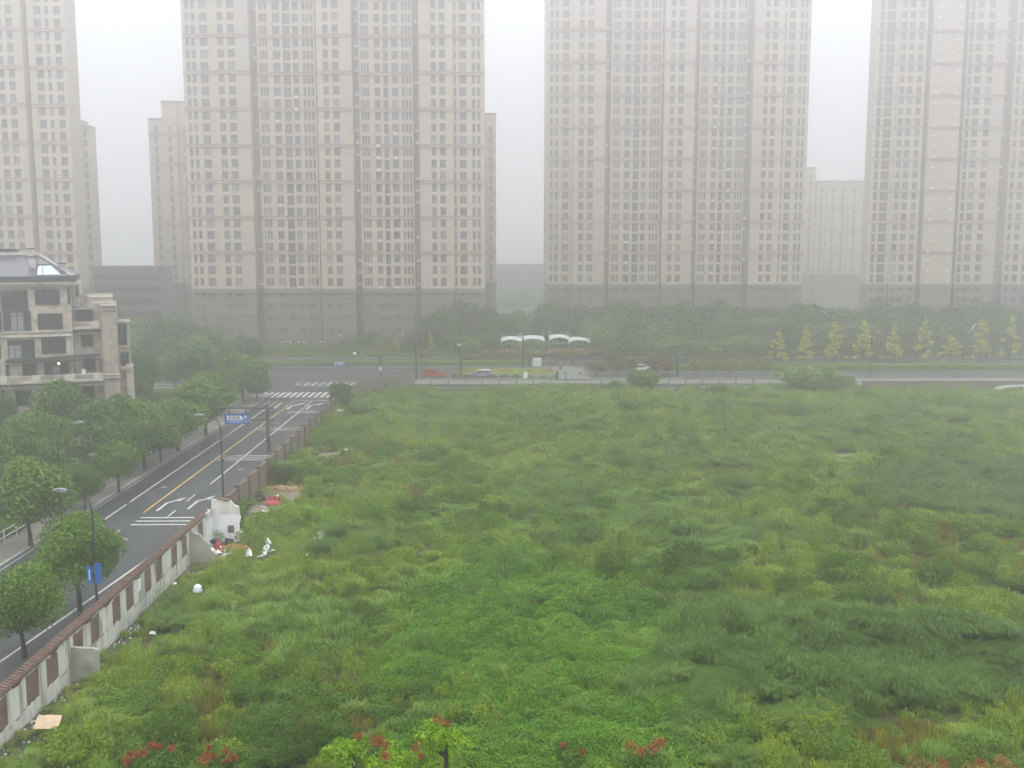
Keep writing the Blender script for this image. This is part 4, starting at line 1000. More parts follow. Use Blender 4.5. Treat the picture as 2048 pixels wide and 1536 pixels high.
# blue board with white chevrons on the median
x, z = A(678, 734, 213)
cb = thing('chevron_board', 'small blue board with white chevrons standing on the hedge median', 'road sign', (x, 213, .1))
MB().box(-1.0, 1.0, -.05, .05, .25, 1.15).build('panel', 'blue', cb)
for k in range(3):
    u = -.30 + k * .42
    MB().extr([(u - .1, .35), (u + .07, .35), (u + .24, .7), (u + .07, 1.05), (u - .1, 1.05), (u + .07, .7)], -.06, -.051, 'y').build('chevron', 'signwhite', cb)
MB().extr([(-.88, 1.0), (-.75, 1.0), (-.68, .6), (-.6, 1.0), (-.5, 1.0), (-.62, .4), (-.75, .4)], -.06, -.051, 'y').build('arrow_mark', 'signwhite', cb)
for s in (-.7, .7): MB().box(s - .04, s + .04, 0.055, .12, 0, 1.0).build('leg', 'pole', cb)
# tall multi-head mast
def pole_at(px, pyt, Y, r, z=0.0): x, zt = A(px, pyt, Y); return x, zt - z
x, h = pole_at(831, 619, 191.7, .1)
o = thing('lamp_mast', 'tallest dark mast with three lamp heads on a crossbar left of the red car', 'street lamp', (x, 191.9, 0.02))
MB().tube([(0, 0, 0), (0, 0, h)], [.16, .09], 8).build('pole', 'pole', o)
MB().tube([(-1.6, 0, h - .1), (.9, 0, h)], .06, 6).build('crossbar', 'pole', o)
for a in (-1.3, 0, .75): MB().box(a - .3, a + .25, -.2, .2, h + .02, h + .2).build('lamp_head', 'lampgrey', o)
x, h = pole_at(921, 693, 193, .2)
o = thing('camera_pole', 'thick dark pole with a white camera on a short arm between the two cars', 'camera pole', (x, 193.0, 0.02))
MB().tube([(0, 0, 0), (0, 0, h)], [.24, .2], 8).build('pole', 'pole', o)
MB().tube([(0, 0, h - .1), (-.2, 0, h + .3)], .05, 5).box(-.75, .1, -.15, .15, h + .3, h + .5).box(-.3, .0, -.1, .1, h + .02, h + .3).build('camera', 'steelwhite', o)
MB().box(.2, .5, -.15, .15, h - 3.9, h - 3.2).build('control_box', 'pole', o)
x, h = pole_at(761, 712, 187.5, .2)
o = thing('signal_pole', 'dark traffic pole with a long arm reaching left to a white globe camera', 'traffic pole', (x, 187.5, 0.0))
MB().tube([(0, 0, 0), (0, 0, h)], [.2, .17], 8).build('pole', 'pole', o)
MB().tube([(0, 0, h - .25), (-2.2, 0, h + .35), (-4.6, 0, h + .75)], [.09, .07, .05], 6).build('arm', 'pole', o)
MB().ball((-4.7, 0, h + .45), .28, n=10, k=6).build('globe_camera', 'steelwhite', o)
MB().box(-.2, .2, -.25, -.17, 2.3, 3.0).build('notice', 'ac', o)
def slim(px, pyt, Y, label, arm=0, kind='street_lamp', r=.09, head=True, z=.1, dbl=False, mat='pole'):
    x, h = pole_at(px, pyt, Y, r, z); o = thing(kind, label, 'street lamp', (x, Y, z), 0, 'thin lamp posts along the cross street')
    MB().tube([(0, 0, 0), (0, 0, h - (.6 if arm else 0))], [r * 1.4, r * .8], 7).build('pole', mat, o)
    if arm: MB().tube(arc((0, 0, h - .62), (0, 0, h), (arm, 0, h + .05), 5), r * .6, 5).build('arm', mat, o)
    if head:
        for s in ((1, -1) if dbl else (1,)): MB().box(min(0, arm) * s - .25 if arm else -.3 * s - .2, (max(0, arm) if arm else -.3 * s + .2) + (.25 if arm else 0), -.12, .12, h, h + .12).build('lamp_head', 'lampgrey', o)
    return o
slim(1046, 668, 212, 'dark lamp post in front of the white canopies', r=.17, head=False)
slim(1355, 690, 194.7, 'dark lamp post in front of the round green trees right of the two tall poles', arm=-2.6, r=.14, z=.02)
slim(1247, 622, 231, 'thin tall pole beside the blue umbrella', arm=.8)
slim(1276, 636, 212, 'thin pole with a small globe between the purple trees')
slim(1745, 652, 194.0, 'thin lamp post between the fourth and fifth yellow ginkgo trees', arm=-.9, z=.02)
slim(1653, 622, 232, 'thin lamp post left of the third yellow ginkgo tree')
slim(841, 655, 232, 'slim pole just right of the tallest mast')
slim(411, 620, 236, 'thin tall pole at the foot of the stepped tower', head=False)
slim(1093, 706, 200, 'short pole at the left of the paved crossing, nearest the footpath', r=.06, z=.02, mat='lampgrey')
slim(1101, 706, 205, 'short dark pole behind the one at the paved crossing', r=.07)
slim(1031, 715, 212, 'thin post by the white cabinet', r=.05, head=False)
for px, py, Y, lb in ((1002, 712, 212, 'thin post on the median left of the canopies'), (318, 668, 200, 'thin dark pole among the hazy left trees')): slim(px, py, Y, lb, r=.05, head=False)
def globe(px, py, Y, lb):
    x, h = A(px, py, Y); o = thing('globe_lamp', 'white park globe lamp ' + lb, 'park lamp', (x, Y, .14), 0, 'globe lamps in the park')
    MB().tube([(0, 0, 0), (0, 0, h - .4)], .05, 6).build('pole', 'pole', o); MB().ball((0, 0, h - .3), .24, n=10, k=6).build('globe', 'steelwhite', o)
for px, py, lb in ((654, 698, 'in front of the low hedge bank'), (680, 670, 'against the podium right of the doorways'), (806, 669, 'left of the tallest mast'), (865, 693, 'beside the small yellow tree'),
                   (469, 692, 'under the blue booth'), (1839, 682, 'with a wide cap near the sixth ginkgo tree'), (1872, 664, 'right of the sixth ginkgo tree'), (1547, 678, 'at the first ginkgo tree')): globe(px, py, 240, lb)
x, z = A(1944, 656, 236)
o = thing('white_boom', 'slanting white boom standing out in front of the dark trees at the right', 'boom', (x, 236, .14))
MB().box(-.1, .1, -.1, .1, 0, z - 1.2).build('post', 'pole', o); MB().extr([(-.85, z - 1.15), (-.6, z - 1.35), (.95, z + .75), (.75, z + .95)], -.1, .1, 'y').build('arm', 'steelwhite', o)
# median railing of the cross street
o = thing('road_railing', 'long dark double railing in the middle of the cross street', 'railing', (-30, 208.6, 0)); OO = (-30, 208.6, 0)
for z in (.35, .95): MB(OO).box(-46, -8, 208.57, 208.63, z, z + .08).build('rail', 'pole', o)
pm = MB().box(-.05, .05, -.05, .05, 0, 1.05).mesh('post', 'pole')
for k in range(20): put('post', pm, o, (-16 + k * 2.0, 0, 0))
o = thing('park_railing', 'thin dark railing at the park edge behind the white cabinet', 'railing', (5, 224, .1)); OO = (5, 224, .1)
xa, xb = A(1000, 715, 224)[0], A(1178, 715, 224)[0]
for z in (.6, 1.1, 1.6): MB(OO).box(xa, xb, 223.97, 224.03, z, z + .06).build('rail', 'pole', o)
pm = MB().box(-.05, .05, -.05, .05, 0, 1.7).mesh('post', 'pole')
for k in range(9): put('post', pm, o, (xa - 5 + (xb - xa) * k / 8, 0, 0))
# ------------------------------------------------------------------ crossing through the median, lawn island with flower beds
a, b, c, d = G(1102, 736), G(1163, 736), G(1185, 761), G(1112, 761)
struct('crossing_paving', MB().prism([a, d, c, b], 0.0, 0.126), 'pave2')
xa, xb = A(918, 748, 203)[0], A(1104, 748, 203)[0]
struct('lawn_island', MB().box(xa, xb, 198.5, 207.5, -.1, .14), 'lawn'); struct('island_kerb', MB().box(xa - .2, xb + .2, 198.25, 198.5, -.1, .16), 'kerb')
rs = np.random.RandomState(9)
n = 2600; C = np.stack([rs.uniform(xa, xb, n), rs.uniform(198.6, 207.4, n), rs.uniform(.15, .35, n)], 1)
o = put('lawn_grass', leaves('lawn_grass', C, np.array([[0, -.5, 1.0]]) + .5 * rs.normal(size=(n, 3)), .22, .6 + .3 * rs.rand(n), 'hedge', rs)); o['kind'] = 'stuff'; o['label'] = 'bright short grass on the lawn island'
lbs = ('below the camera pole', 'second from the left', 'third from the left', 'fourth from the left', 'fifth from the left', 'rightmost, beside the crossing')
fc = []
for k, px in enumerate((893 + 5, 935, 976, 1012, 1052, 1092)):
    if px < 920: px = 922
    x = A(px, 746, 203)[0]
    if k == 0:
        n = 260; t = rs.rand(n) * 6.28; r = 1.5 * np.sqrt(rs.rand(n)) ; C = np.stack([np.cos(t) * r, np.sin(t) * r * .9, .15 + .3 * np.exp(-r * r / 2) + rs.rand(n) * .12], 1)
        fm = leaves('flowers', C, np.array([[0, -.3, 1.0]]) + .5 * rs.normal(size=(n, 3)), .2, rs.rand(n), 'petal', rs)
    o = thing('flower_bed', 'round red and yellow flower bed on the lawn island, ' + lbs[k], 'flower bed', (x, 203, .1), 0, 'flower beds on the lawn island')
    put('flowers', fm, o)
# clipped balls along the kerb
def ball_mesh(seed, mat, r=.85, n=900, s=.13):
    rs = np.random.RandomState(seed); d = unit(rs.normal(size=(n, 3))); d[:, 2] = np.abs(d[:, 2]); C = d * r * (0.88 + .14 * rs.rand(n))[:, None] * np.array([1, 1, .95])
    return leaves('foliage', C, d + .6 * rs.normal(size=(n, 3)), s, rs.rand(n) * .8, mat, rs)
bmd, bmg = ball_mesh(3, 'l_dark'), ball_mesh(4, 'l_green')
for k, (px, dark, lb) in enumerate(((910, 1, 'just left of the camera pole'), (935, 1, 'just right of the camera pole'), (985, 1, 'touching the white car'), (1009, 1, 'second right of the white car'), (1031, 1, 'third right of the white car'),
                      (1060, 0, 'just right of the little white box'), (1086, 0, 'below the short crossing pole'), (1109, 0, 'beside the black pillar'))):
    x = A(px, 756, 193.6)[0]
    o = thing('clipped_bush', ('dark' if dark else 'light green') + ' ball shaped clipped bush ' + lb, 'bush', (x, 193.8, .0), k, 'clipped ball bushes along the kerb')
    put('foliage', bmd if dark else bmg, o, sc=(1, 1, 1) if dark else (.85, .85, .75))
x = A(1051, 757, 193.2)[0]; o = thing('white_box', 'little white box on the kerb between dark and green ball bushes', 'cabinet', (x, 193.2, 0))
MB().box(-.4, .4, -.3, .3, 0, 1.3).build('body', 'steelwhite', o, bevel=.03); MB().box(-.33, .33, -.32, -.301, .15, 1.2).build('door', 'ac', o)
x = A(1074, 726, 214)[0]; o = thing('white_cabinet', 'pale street cabinet with two doors at the park edge', 'cabinet', (x, 214, .12))
MB().box(-.9, .9, -.4, .4, 0, 1.65).build('body', 'steelwhite', o, bevel=.03)
for s in (-.44, .44): MB().box(s - .4, s + .4, -.43, -.402, .12, 1.55).build('door', 'ac', o)
x = A(1114, 758, 191)[0]; o = thing('black_pillar', 'black ticket pillar beside the last green ball bush', 'pillar', (x, 191, .02))
MB().box(-.28, .28, -.2, .2, 0, 1.7).build('body', 'tyre', o, bevel=.05); MB().box(-.2, .2, -.21, -.201, 1.1, 1.5).build('screen', 'glass', o)
x = A(1131, 758, 190)[0]; o = thing('folding_stand', 'small dark folding stand on the paved crossing', 'stand', (x, 190, .02))
MB().extr([(-.42, 0), (-.25, 0), (.05, .85), (-.05, .85)], -.1, .0, 'y').build('leg', 'tyre', o); MB().extr([(.42, 0), (.25, 0), (-.05, .84), (.05, .84)], .01, .1, 'y').build('leg', 'tyre', o)
for px, Y, lb in ((1131, 199, 'left'), (1160, 199, 'right')):
    x = A(px, 747, Y)[0]; o = thing('stone_ball', 'dark round bollard on the paved crossing, the ' + lb + ' one', 'bollard', (x, Y, .12)); MB().ball((0, 0, .3), .3, n=12, k=8).build('ball', 'podium', o); MB().tube([(0, 0, 0), (0, 0, .08)], .25, 10).build('base', 'podium', o)
# ------------------------------------------------------------------ hedges
def hedge(name, label, x0, x1, y0, y1, h, n, size, seed, mat='hedge', z=.1, cat='hedge', lo=.0, hi=1.0):
    rs = np.random.RandomState(seed); t = rs.rand(n)
    X = rs.uniform(x0, x1, n); top = t < .55; hh = h * (1 + .12 * (fbm(X, X * 0, 4, seed) - .5))
    Y = np.where(top, rs.uniform(y0, y1, n), y0 + .1 * rs.rand(n)); Z = np.where(top, hh - .1 * rs.rand(n), hh * rs.rand(n))
    N = np.where(top[:, None], np.array([[0, -.2, 1.]]), np.array([[0, -1., .3]])) + .6 * rs.normal(size=(n, 3))
    tint = np.where(top, .72, .34) * 1.0 if False else .5 + .22 * rs.normal(size=n)
    loc = ((x0 + x1) / 2, (y0 + y1) / 2, z); C = np.stack([X - loc[0], Y - loc[1], Z], 1)
    o = thing(name, label, cat, loc); put('foliage', leaves('foliage', C, N, size, lo + (hi - lo) * np.clip(tint, 0, 1), mat, rs), o)
    MB(loc).box(x0 + .1, x1 - .1, y0 + .15, y1 - .1, z - .05, z + h * .85).build('stems', 'soil', o)
hedge('median_hedge', 'long clipped light green hedge beyond the crossroads', A(500, 730, 216)[0], A(1095, 730, 216)[0], 215.5, 218.2, .85, 14000, .16, 1)
hedge('median_hedge', 'long green hedge to the right of the paved crossing, under the ginkgo trees', A(1190, 730, 210)[0], 110, 206, 208.5, 1.0, 14000, .18, 2)
hedge('back_hedge', 'second green hedge behind the cross street at the left', A(500, 722, 226)[0], A(930, 722, 226)[0], 232.5, 234, .8, 6000, .2, 3)
hedge('left_hedge', 'green hedge strip behind the left trees beyond the street corner', -110, -48, 212, 215, .9, 6000, .18, 4)
hedge('corner_hedge', 'dark green hedge between the villa and the street corner', -60, -41.5, 158, 163, 2.2, 9000, .2, 5, mat='l_green', z=0)
hedge('bank_hedge', 'bright hedge bank in front of the pale doorways', A(530, 700, 241)[0], A(650, 700, 241)[0], 240, 243, 1.9, 4000, .25, 6)
# ------------------------------------------------------------------ cars
def car(name, label, x, y, paint, rz=0.0, low=None, suv=False):
    o = thing(name, label, 'car', (x, y, 0.0), rz)
    L, W, H = 4.75, 1.86, 1.66 if suv else 1.46
    belt = .98 if suv else .9
    prof = [(-L / 2, .42), (-L / 2 + .02, .75), (-L / 2 + .12, belt), (-1.3, belt + .03), (.95, belt), (1.55, belt - .04), (2.15, belt - .16), (2.34, .62), (2.36, .40), (2.2, .27)]
    wc = (-1.42, 1.42); pr = [p for p in prof]
    for c in reversed(wc):
        pr += [(c + .40 * math.cos(t), .33 + .40 * math.sin(t)) if math.sin(t) > -.14 else (c + .4 * math.cos(t), .27) for t in (math.pi * k / 6 for k in range(7))]
    pr += [(-2.25, .27)]
    mb = MB(); mb.extr(pr, -W / 2, W / 2, 'y'); mb.build('body', low or paint, o, bevel=.05)
    cab = [(-2.1, belt + .02), (-1.75, H - .12), (-1.2, H - .02), (.15, H - .03), (.5, H - .13), (1.2, belt)]
    g = MB(); g.extr(cab, -W / 2 + .12, W / 2 - .12, 'y'); g.build('glass_cabin', 'glass_d', o, bevel=.04)
    r = MB(); r.extr([(-1.78, H - .13), (-1.2, H - .0), (.15, H - .01), (.55, H - .15), (.5, H - .22), (.1, H - .1), (-1.2, H - .1), (-1.7, H - .22)], -W / 2 + .1, W / 2 - .1, 'y')
    for s in (-1, 1):
        for a, b in ((-2.08, -1.72), (-.42, -.36), (1.12, .52)): r.tube([(a, s * (W / 2 - .11), belt), (b, s * (W / 2 - .13), H - .14)], .045, 5)
    r.build('roof', paint, o, bevel=.02)
    for cx in wc:
        for s in (-1, 1):
            w = MB().tube([(cx, s * (W / 2 - .2), .33), (cx, s * (W / 2 + .01), .33)], .33, 16).build('wheel', 'tyre', o)
            MB().tube([(cx, s * (W / 2 + .005), .33), (cx, s * (W / 2 + .025), .33)], .2, 10).build('rim', 'lampgrey', w)
    for s in (-1, 1):
        MB().box(2.22, 2.345, s * .55 - .22, s * .55 + .22, .6, .74).build('headlight', 'skylight', o)
        MB().box(-2.40, -2.33, s * .62 - .2, s * .62 + .2, .7, .9).build('tail_light', 'redplastic', o)
        MB().box(.95, 1.1, s * (W / 2 + .08) - .1, s * (W / 2 + .08) + .1, belt, belt + .14).build('mirror', low or paint, o)
    MB().box(2.33, 2.385, -.26, .26, .36, .5).build('number_plate', 'blue', o)
    return o
x = A(867, 756, 194.8)[0]; car('parked_car', 'red estate car waiting on the cross street beside the tallest mast', x, 195.4, 'red', suv=True)
x = A(963, 756, 195.2)[0]; car('parked_car', 'white roofed car with purple lower body half hidden by a dark clipped bush', x, 196.0, 'carwhite', math.pi, low='purple')
x = A(1280, 738, 205)[0]; car('parked_car', 'white car half hidden behind the purple trees', x, 204.6, 'carwhite')
# ------------------------------------------------------------------ people
def person(x, y, z, label, top='pink_cloth', leg='dark_cloth', lean=0.0, face=0.0, seat=False, umb=None):
    o = thing('person', label, 'person', (x, y, z), face)
    me = bpy.data.meshes.new('body')
    hip = .92 if not seat else .85; k = .18
    V = [(0, 0, hip), (0, -.03 - lean * .1, 1.2), (0, -.02 - lean * .2, 1.42), (0, -.02 - lean * .24, 1.52), (0, -.03 - lean * .28, 1.66),
         (.1, 0, hip - .05), (.13, -.22 if seat else -.08, .48), (.13, -.1 if seat else .02, .06), (.14, -.2, .03),
         (-.1, 0, hip - .05), (-.12, -.2 if seat else .1, .5), (-.12, -.12 if seat else .2, .1), (-.13, .08, .05),
         (.19, 0 - lean * .2, 1.39), (.25, -.08, 1.13), (.2, -.3, 1.0), (-.19, 0 - lean * .2, 1.39), (-.25, -.06, 1.13), (-.2, -.3, 1.0)]
    Eg = [(0, 1), (1, 2), (2, 3), (3, 4), (0, 5), (5, 6), (6, 7), (7, 8), (0, 9), (9, 10), (10, 11), (11, 12), (2, 13), (13, 14), (14, 15), (2, 16), (16, 17), (17, 18)]
    me.from_pydata(V, Eg, []); me.materials.append(M[top])
    b = put('body', me, o); s = b.modifiers.new('skin', 'SKIN'); s.use_smooth_shade = True
    rad = [.16, .15, .17, .07, .11, .11, .075, .05, .045, .11, .075, .05, .045, .075, .05, .035, .075, .05, .035]
    for i, r in enumerate(rad): me.skin_vertices[0].data[i].radius = (r, r * .8)
    me.skin_vertices[0].data[0].use_root = True
    u = b.modifiers.new('sub', 'SUBSURF'); u.levels = u.render_levels = 1
    MB().ball((0, -.03 - lean * .28, 1.70), .125, n=10, k=7, sq=(1, 1.05, .9)).build('hair', 'tyre', o)
    MB().ball((0, -.07 - lean * .28, 1.65), .1, n=10, k=7, sq=(.85, .8, 1.1)).build('face', 'skin', o)
    for s_ in (-1, 1):
        MB().tube([(s_ * .11, 0, hip - .02), (s_ * .13, -.2 if seat else 0, .5), (s_ * .13, -.1, .1)], [.12, .095, .07], 8).build('trouser_leg', leg, o)
        MB().tube([(s_ * .13, -.0, .05), (s_ * .13, -.24, .04)], [.05, .045], 6).build('shoe', 'tyre', o)
    return o
def scooter(x, y, z, label, rz=0.0, mat='tyre'):
    o = thing('scooter', label, 'scooter', (x, y, z), rz)
    for a in (-.6, .6):
        MB().tube([(a, -.05, .24), (a, .05, .24)], .24, 14).build('wheel', 'tyre', o)
    MB().extr([(-.75, .45), (-.1, .32), (.4, .3), (.5, .9), (.42, .95), (.28, .42), (-.05, .42), (-.12, .72), (-.7, .76)], -.14, .14, 'y').build('body', mat, o, bevel=.03)
    MB().tube([(.45, 0, .9), (.52, 0, 1.02)], .03).tube([(.5, -.3, 1.05), (.52, 0, 1.02), (.5, .3, 1.05)], .02).build('handlebar', 'pole', o)
    return o
x, y = G(1121, 740); person(x, y, .13, 'person in pink top riding a scooter across the paved crossing', lean=.3, seat=True); scooter(x, y, .13, 'dark scooter ridden by the person in pink', math.pi / 2)
x, y = G(1144, 733); person(x, y, .13, 'person in dark clothes standing at the back of the paved crossing', top='dark_cloth'); 
x, y = G(1059, 735); person(x, y, .13, 'person in dark clothes beside the pale street cabinet', top='dark_cloth')
x, z = A(1240, 712, 226)
person(x, 226, .02, 'person under a blue umbrella behind the purple trees', top='dark_cloth')
o = thing('blue_umbrella', 'blue and white umbrella held above the purple trees', 'umbrella', (x, 226, .02))
MB().tube([(.05, -.3, .95), (.05, -.3, 2.3)], .02, 5).build('shaft', 'pole', o)
um = MB(); n = 8; vs = [(.05, -.3, 2.35)] + [(.05 + .95 * math.cos(6.283 * k / n), -.3 + .95 * math.sin(6.283 * k / n), 1.98) for k in range(n)]
um.add(vs, [(0, 1 + k, 1 + (k + 1) % n) for k in range(n)]); u = um.build('canopy', 'blue_cloth', o); sm = u.modifiers.new('s', 'SOLIDIFY'); sm.thickness = .03
# ------------------------------------------------------------------ white tension canopies in the park
def canopy(px0, px1, pyp, Y, label, masts=True, flip=0):
    x0 = A(px0, 670, Y)[0]; x1 = A(px1, 670, Y)[0]; zp = A(px0, pyp, Y)[1] - .25; w = x1 - x0
    o = thing('white_canopy', label, 'canopy', ((x0 + x1) / 2, Y, .14), 0, 'white membrane canopies in the park')
    n, m = 16, 8; V = []; F = []
    for i in range(n + 1):
        for j in range(m + 1):
            u, v = i / n * 2 - 1, j / m * 2 - 1
            z = zp - .1 - .38 * u * u + .15 * v * v
            yy = v * (2.2 - .7 * (1 - u * u))
            V.append((u * w / 2 * (1 - .06 * (1 - v * v)), yy, z - .12 * max(v, 0)))
    for i in range(n):
        for j in range(m): F.append((i * (m + 1) + j, (i + 1) * (m + 1) + j, (i + 1) * (m + 1) + j + 1, i * (m + 1) + j + 1))
    # front valance: a scalloped membrane edge hanging down
    b = len(V)
    for i in range(n + 1):
        u = i / n * 2 - 1; q = V[i * (m + 1)]; V.append((q[0], q[1] - .15, q[2] - .62 - .2 * u * u))
    for i in range(n): F.append((b + i, b + i + 1, (i + 1) * (m + 1), i * (m + 1)))
    me = bpy.data.meshes.new('membrane'); me.from_pydata(V, [], F); me.materials.append(M['membrane']); me.update()
    c = put('membrane', me, o); s = c.modifiers.new('s', 'SOLIDIFY'); s.thickness = .04
    for s in (-1, 1):
        MB().tube([(s * w / 2 * .97, 0, 0), (s * w / 2 * .97, 0, zp + .9)], [.05, .03], 6).build('mast', 'steelwhite', o)
        MB().tube([(s * w / 2 * .97, 0, zp + .7), (s * w / 2 * .4, 0, zp - .3)], .03, 4).build('stay', 'steelwhite', o)
canopy(1002, 1042, 672, 235, 'white arched membrane canopy, leftmost in the park')
canopy(1042, 1088, 670, 235.5, 'white arched membrane canopy, second from the left, behind the dark lamp post')
canopy(1098, 1137, 668, 236, 'white membrane canopy right of the gap, partly behind green leaves')
canopy(1136, 1178, 673, 234.5, 'white membrane canopy, rightmost, with crossed stays', flip=1)
x = A(1022, 667, 244)[0]; o = thing('teal_screen', 'teal green glass screen behind the leftmost white canopy', 'screen', (x, 244, .14)); zt = A(1022, 663, 244)[1]
tm = flat('teal_glass', (.06, .2, .19), .2, .6); MB().box(-1.9, 1.9, 0, .08, zt - 1.6, zt - .15).build('panel', tm, o)
for s in (-1.8, 1.8): MB().box(s - .06, s + .06, .0805, .2, 0, zt).build('post', 'steelwhite', o)

# ------------------------------------------------------------------ trees
tree_kind('big_a', 'l_camphor', 2.9, 6.6, 1.6, 46, 26000, .105, 31, trunk=.15)
tree_kind('big_b', 'l_camphor', 2.9, 6.6, 1.5, 50, 26000, .105, 32, trunk=.15)
tree_kind('cam_a', 'l_camphor', 2.6, 6.5, 1.8, 34, 11000, .15, 33)
tree_kind('cam_b', 'l_camphor', 2.6, 6.5, 1.6, 28, 11000, .15, 34)
tree_kind('gre_a', 'l_green', 2.8, 7.0, 1.8, 34, 10000, .17, 35)
tree_kind('gre_b', 'l_green', 2.8, 7.0, 1.4, 26, 10000, .17, 36)
tree_kind('park_a', 'l_green', 3.4, 9, 2.0, 30, 5200, .30, 37)
tree_kind('park_b', 'l_dark', 3.4, 9, 1.8, 34, 5200, .30, 38)
tree_kind('park_c', 'l_willow', 3.4, 9, 1.6, 26, 5200, .28, 39)
tree_kind('park_d', 'l_dark', 3.4, 9, 1.2, 40, 5200, .30, 40)
tree_kind('gink_a', 'l_ginkgo', 2.0, 9, 1.7, 42, 3200, .19, 41, 'cone', .09, up=.8)
tree_kind('gink_b', 'l_ginkgo', 2.2, 9, 1.5, 34, 2900, .19, 42, 'cone', .09, up=.8)
tree_kind('gink_c', 'l_ginkgo', 1.9, 9, 1.8, 48, 3600, .19, 43, 'cone', .09, up=.8)
tree_kind('plum_a', 'l_plum', 2.0, 4.4, 1.2, 22, 2300, .14, 44, trunk=.1, up=.5)
tree_kind('plum_b', 'l_plum', 2.0, 4.4, 1.1, 20, 2300, .14, 45, trunk=.1, up=.5)
tree_kind('rust_a', 'l_rusty', 2.2, 4.2, 1.0, 22, 2600, .18, 46, trunk=.08)
tree_kind('rust_b', 'l_rusty', 2.2, 4.2, .8, 20, 2600, .18, 47, trunk=.08)
tree_kind('bushy', 'l_willow', 2.5, 3.6, .2, 30, 5200, .16, 48, trunk=.06, up=.4)
tree_kind('bushy_d', 'l_dark', 2.5, 3.6, .2, 30, 5200, .16, 49, trunk=.06, up=.4)
tree_kind('bushy_g', 'l_green', 2.5, 3.6, .1, 30, 5200, .15, 50, trunk=.06, up=.4)
tree_kind('lime', 'l_bright', 2.5, 3.6, .1, 24, 5200, .11, 51, trunk=.05, up=.5)
for a in (('big_a', 150, 1032, 88, 67.0, 'big round camphor tree behind the white wall, its trunk right of the blue sign'),
          ('big_b', 38, 1130, 86, 59.0, 'big round camphor tree at the left edge nearest the camera'),
          ('cam_a', 233, 884, 37, 101, 'small bright round tree standing right at the white railing'),
          ('gre_a', 166, 935, 34, 94, 'small dark green tree by the white railing left of the small bright tree'),
          ('cam_b', 52, 925, 70, 82, 'broad leafy tree overhanging the white railing at the left edge'),
          ('gre_b', 12, 868, 48, 92, 'dense green tree at the left edge above the broad railing tree'),
          ('cam_a', 72, 822, 55, 104, 'light yellow-green garden tree below the villa left windows'),
          ('gre_a', 128, 772, 52, 116, 'tall green tree covering the foot of the villa'),
          ('gre_b', 212, 792, 52, 112, 'dark green tree covering the right foot of the villa'),
          ('cam_b', 283, 806, 46, 112, 'rounded green tree just right of the villa beside the road'),
          ('cam_a', 352, 800, 48, 122, 'rounded green tree overhanging the road pavement, left of the tall bright one'),
          ('cam_b', 408, 752, 54, 133, 'tall bright green tree beside the road just left of the overhead blue sign'),
          ('gre_a', 250, 850, 36, 108, 'low green tree between the villa and the road railing'),
          ('gre_b', 100, 880, 44, 97, 'green tree between the railing and the lower garden, behind the dark lamp post'),
          ('cam_b', 318, 838, 34, 116, 'low rounded tree squeezed between two roadside trees'),
          ('cam_b', 10, 945, 56, 93, 'broad dark tree at the left edge below the others'),
          ('gre_a', 440, 770, 24, 150, 'slender tree behind the tall bright roadside tree'),
          ('cam_a', 482, 708, 42, 163, 'tree with yellow-green top behind the far gantry'),
          ('gre_b', 512, 745, 28, 166, 'small round tree beside the zebra crossing'),
          ('gre_a', 0, 782, 30, 118, 'dark tree cut by the left edge below the villa'),
          ('gre_b', 284, 702, 26, 150, 'slender tree close to the right side of the villa'),
          ('park_c', 345, 695, 30, 176, 'loose hazy tree right of the villa'),
          ('park_a', 392, 680, 48, 178, 'tall hazy tree between the villa and the far gantry'),
          ('park_c', 440, 712, 36, 180, 'hazy tree right behind the far gantry pole')):
    tree_at(a[0], a[1], a[2], a[3] * (1.18 if a[3] < 60 else 1.08), a[4], a[5], group='trees left of the road')
for px, py, Y, lb in ((1558, 664, 212, 'first yellow-green ginkgo tree from the left, short and sparse'), (1613, 657, 212, 'second yellow-green ginkgo tree from the left, right above the big willowy bush'),
                      (1671, 641, 212, 'third ginkgo tree from the left with wide low branches'), (1730, 641, 212, 'fourth yellow-green ginkgo tree from the left'),
                      (1788, 647, 213, 'fifth ginkgo tree from the left, fuller and greener'), (1852, 640, 214, 'sixth ginkgo tree from the left, thin and orange tinted'),
                      (1904, 672, 213, 'seventh ginkgo tree from the left, the lowest and broadest'), (1965, 636, 213, 'eighth ginkgo tree from the left, beside the slanting boom'),
                      (2026, 633, 214, 'rightmost ginkgo tree at the edge of the picture')):
    k = ('gink_a', 'gink_b', 'gink_c')[px % 3]
    tree_at(k, px, py, 24 if px != 1904 else 30, Y, lb, group='yellow-green ginkgo trees along the street', name='ginkgo_tree')
for px, py, Y, lb in ((790, 674, 236, 'left of the tallest mast'), (860, 667, 236, 'right of the tallest mast'), (838, 690, 237, 'between the other two near the tallest mast'), (935, 678, 236, 'above the camera pole')):
    tree_at('gink_b', px, py, 12, Y, 'small yellow-green young tree in the park ' + lb, name='young_tree')
pl = [(1194, 722, 24, 197, 'nearest the paved crossing'), (1230, 706, 28, 197, 'second from the paved crossing'), (1262, 716, 20, 199, 'thin one in front of the white car'), (1312, 708, 32, 198, 'broadest, right of the white car'), (1336, 722, 18, 200, 'low one touching the broadest')]
for px, py, r, Y, lb in pl: tree_at('plum_a' if px % 4 else 'plum_b', px, py, r, Y, 'dark red plum tree beside the cross street, ' + lb, name='plum_tree', group='dark red trees beside the cross street')
lb = ('right of the dark lamp post', 'second right of the dark lamp post', 'third right of the dark lamp post', 'behind the left of the big willowy bush', 'behind the big willowy bush')
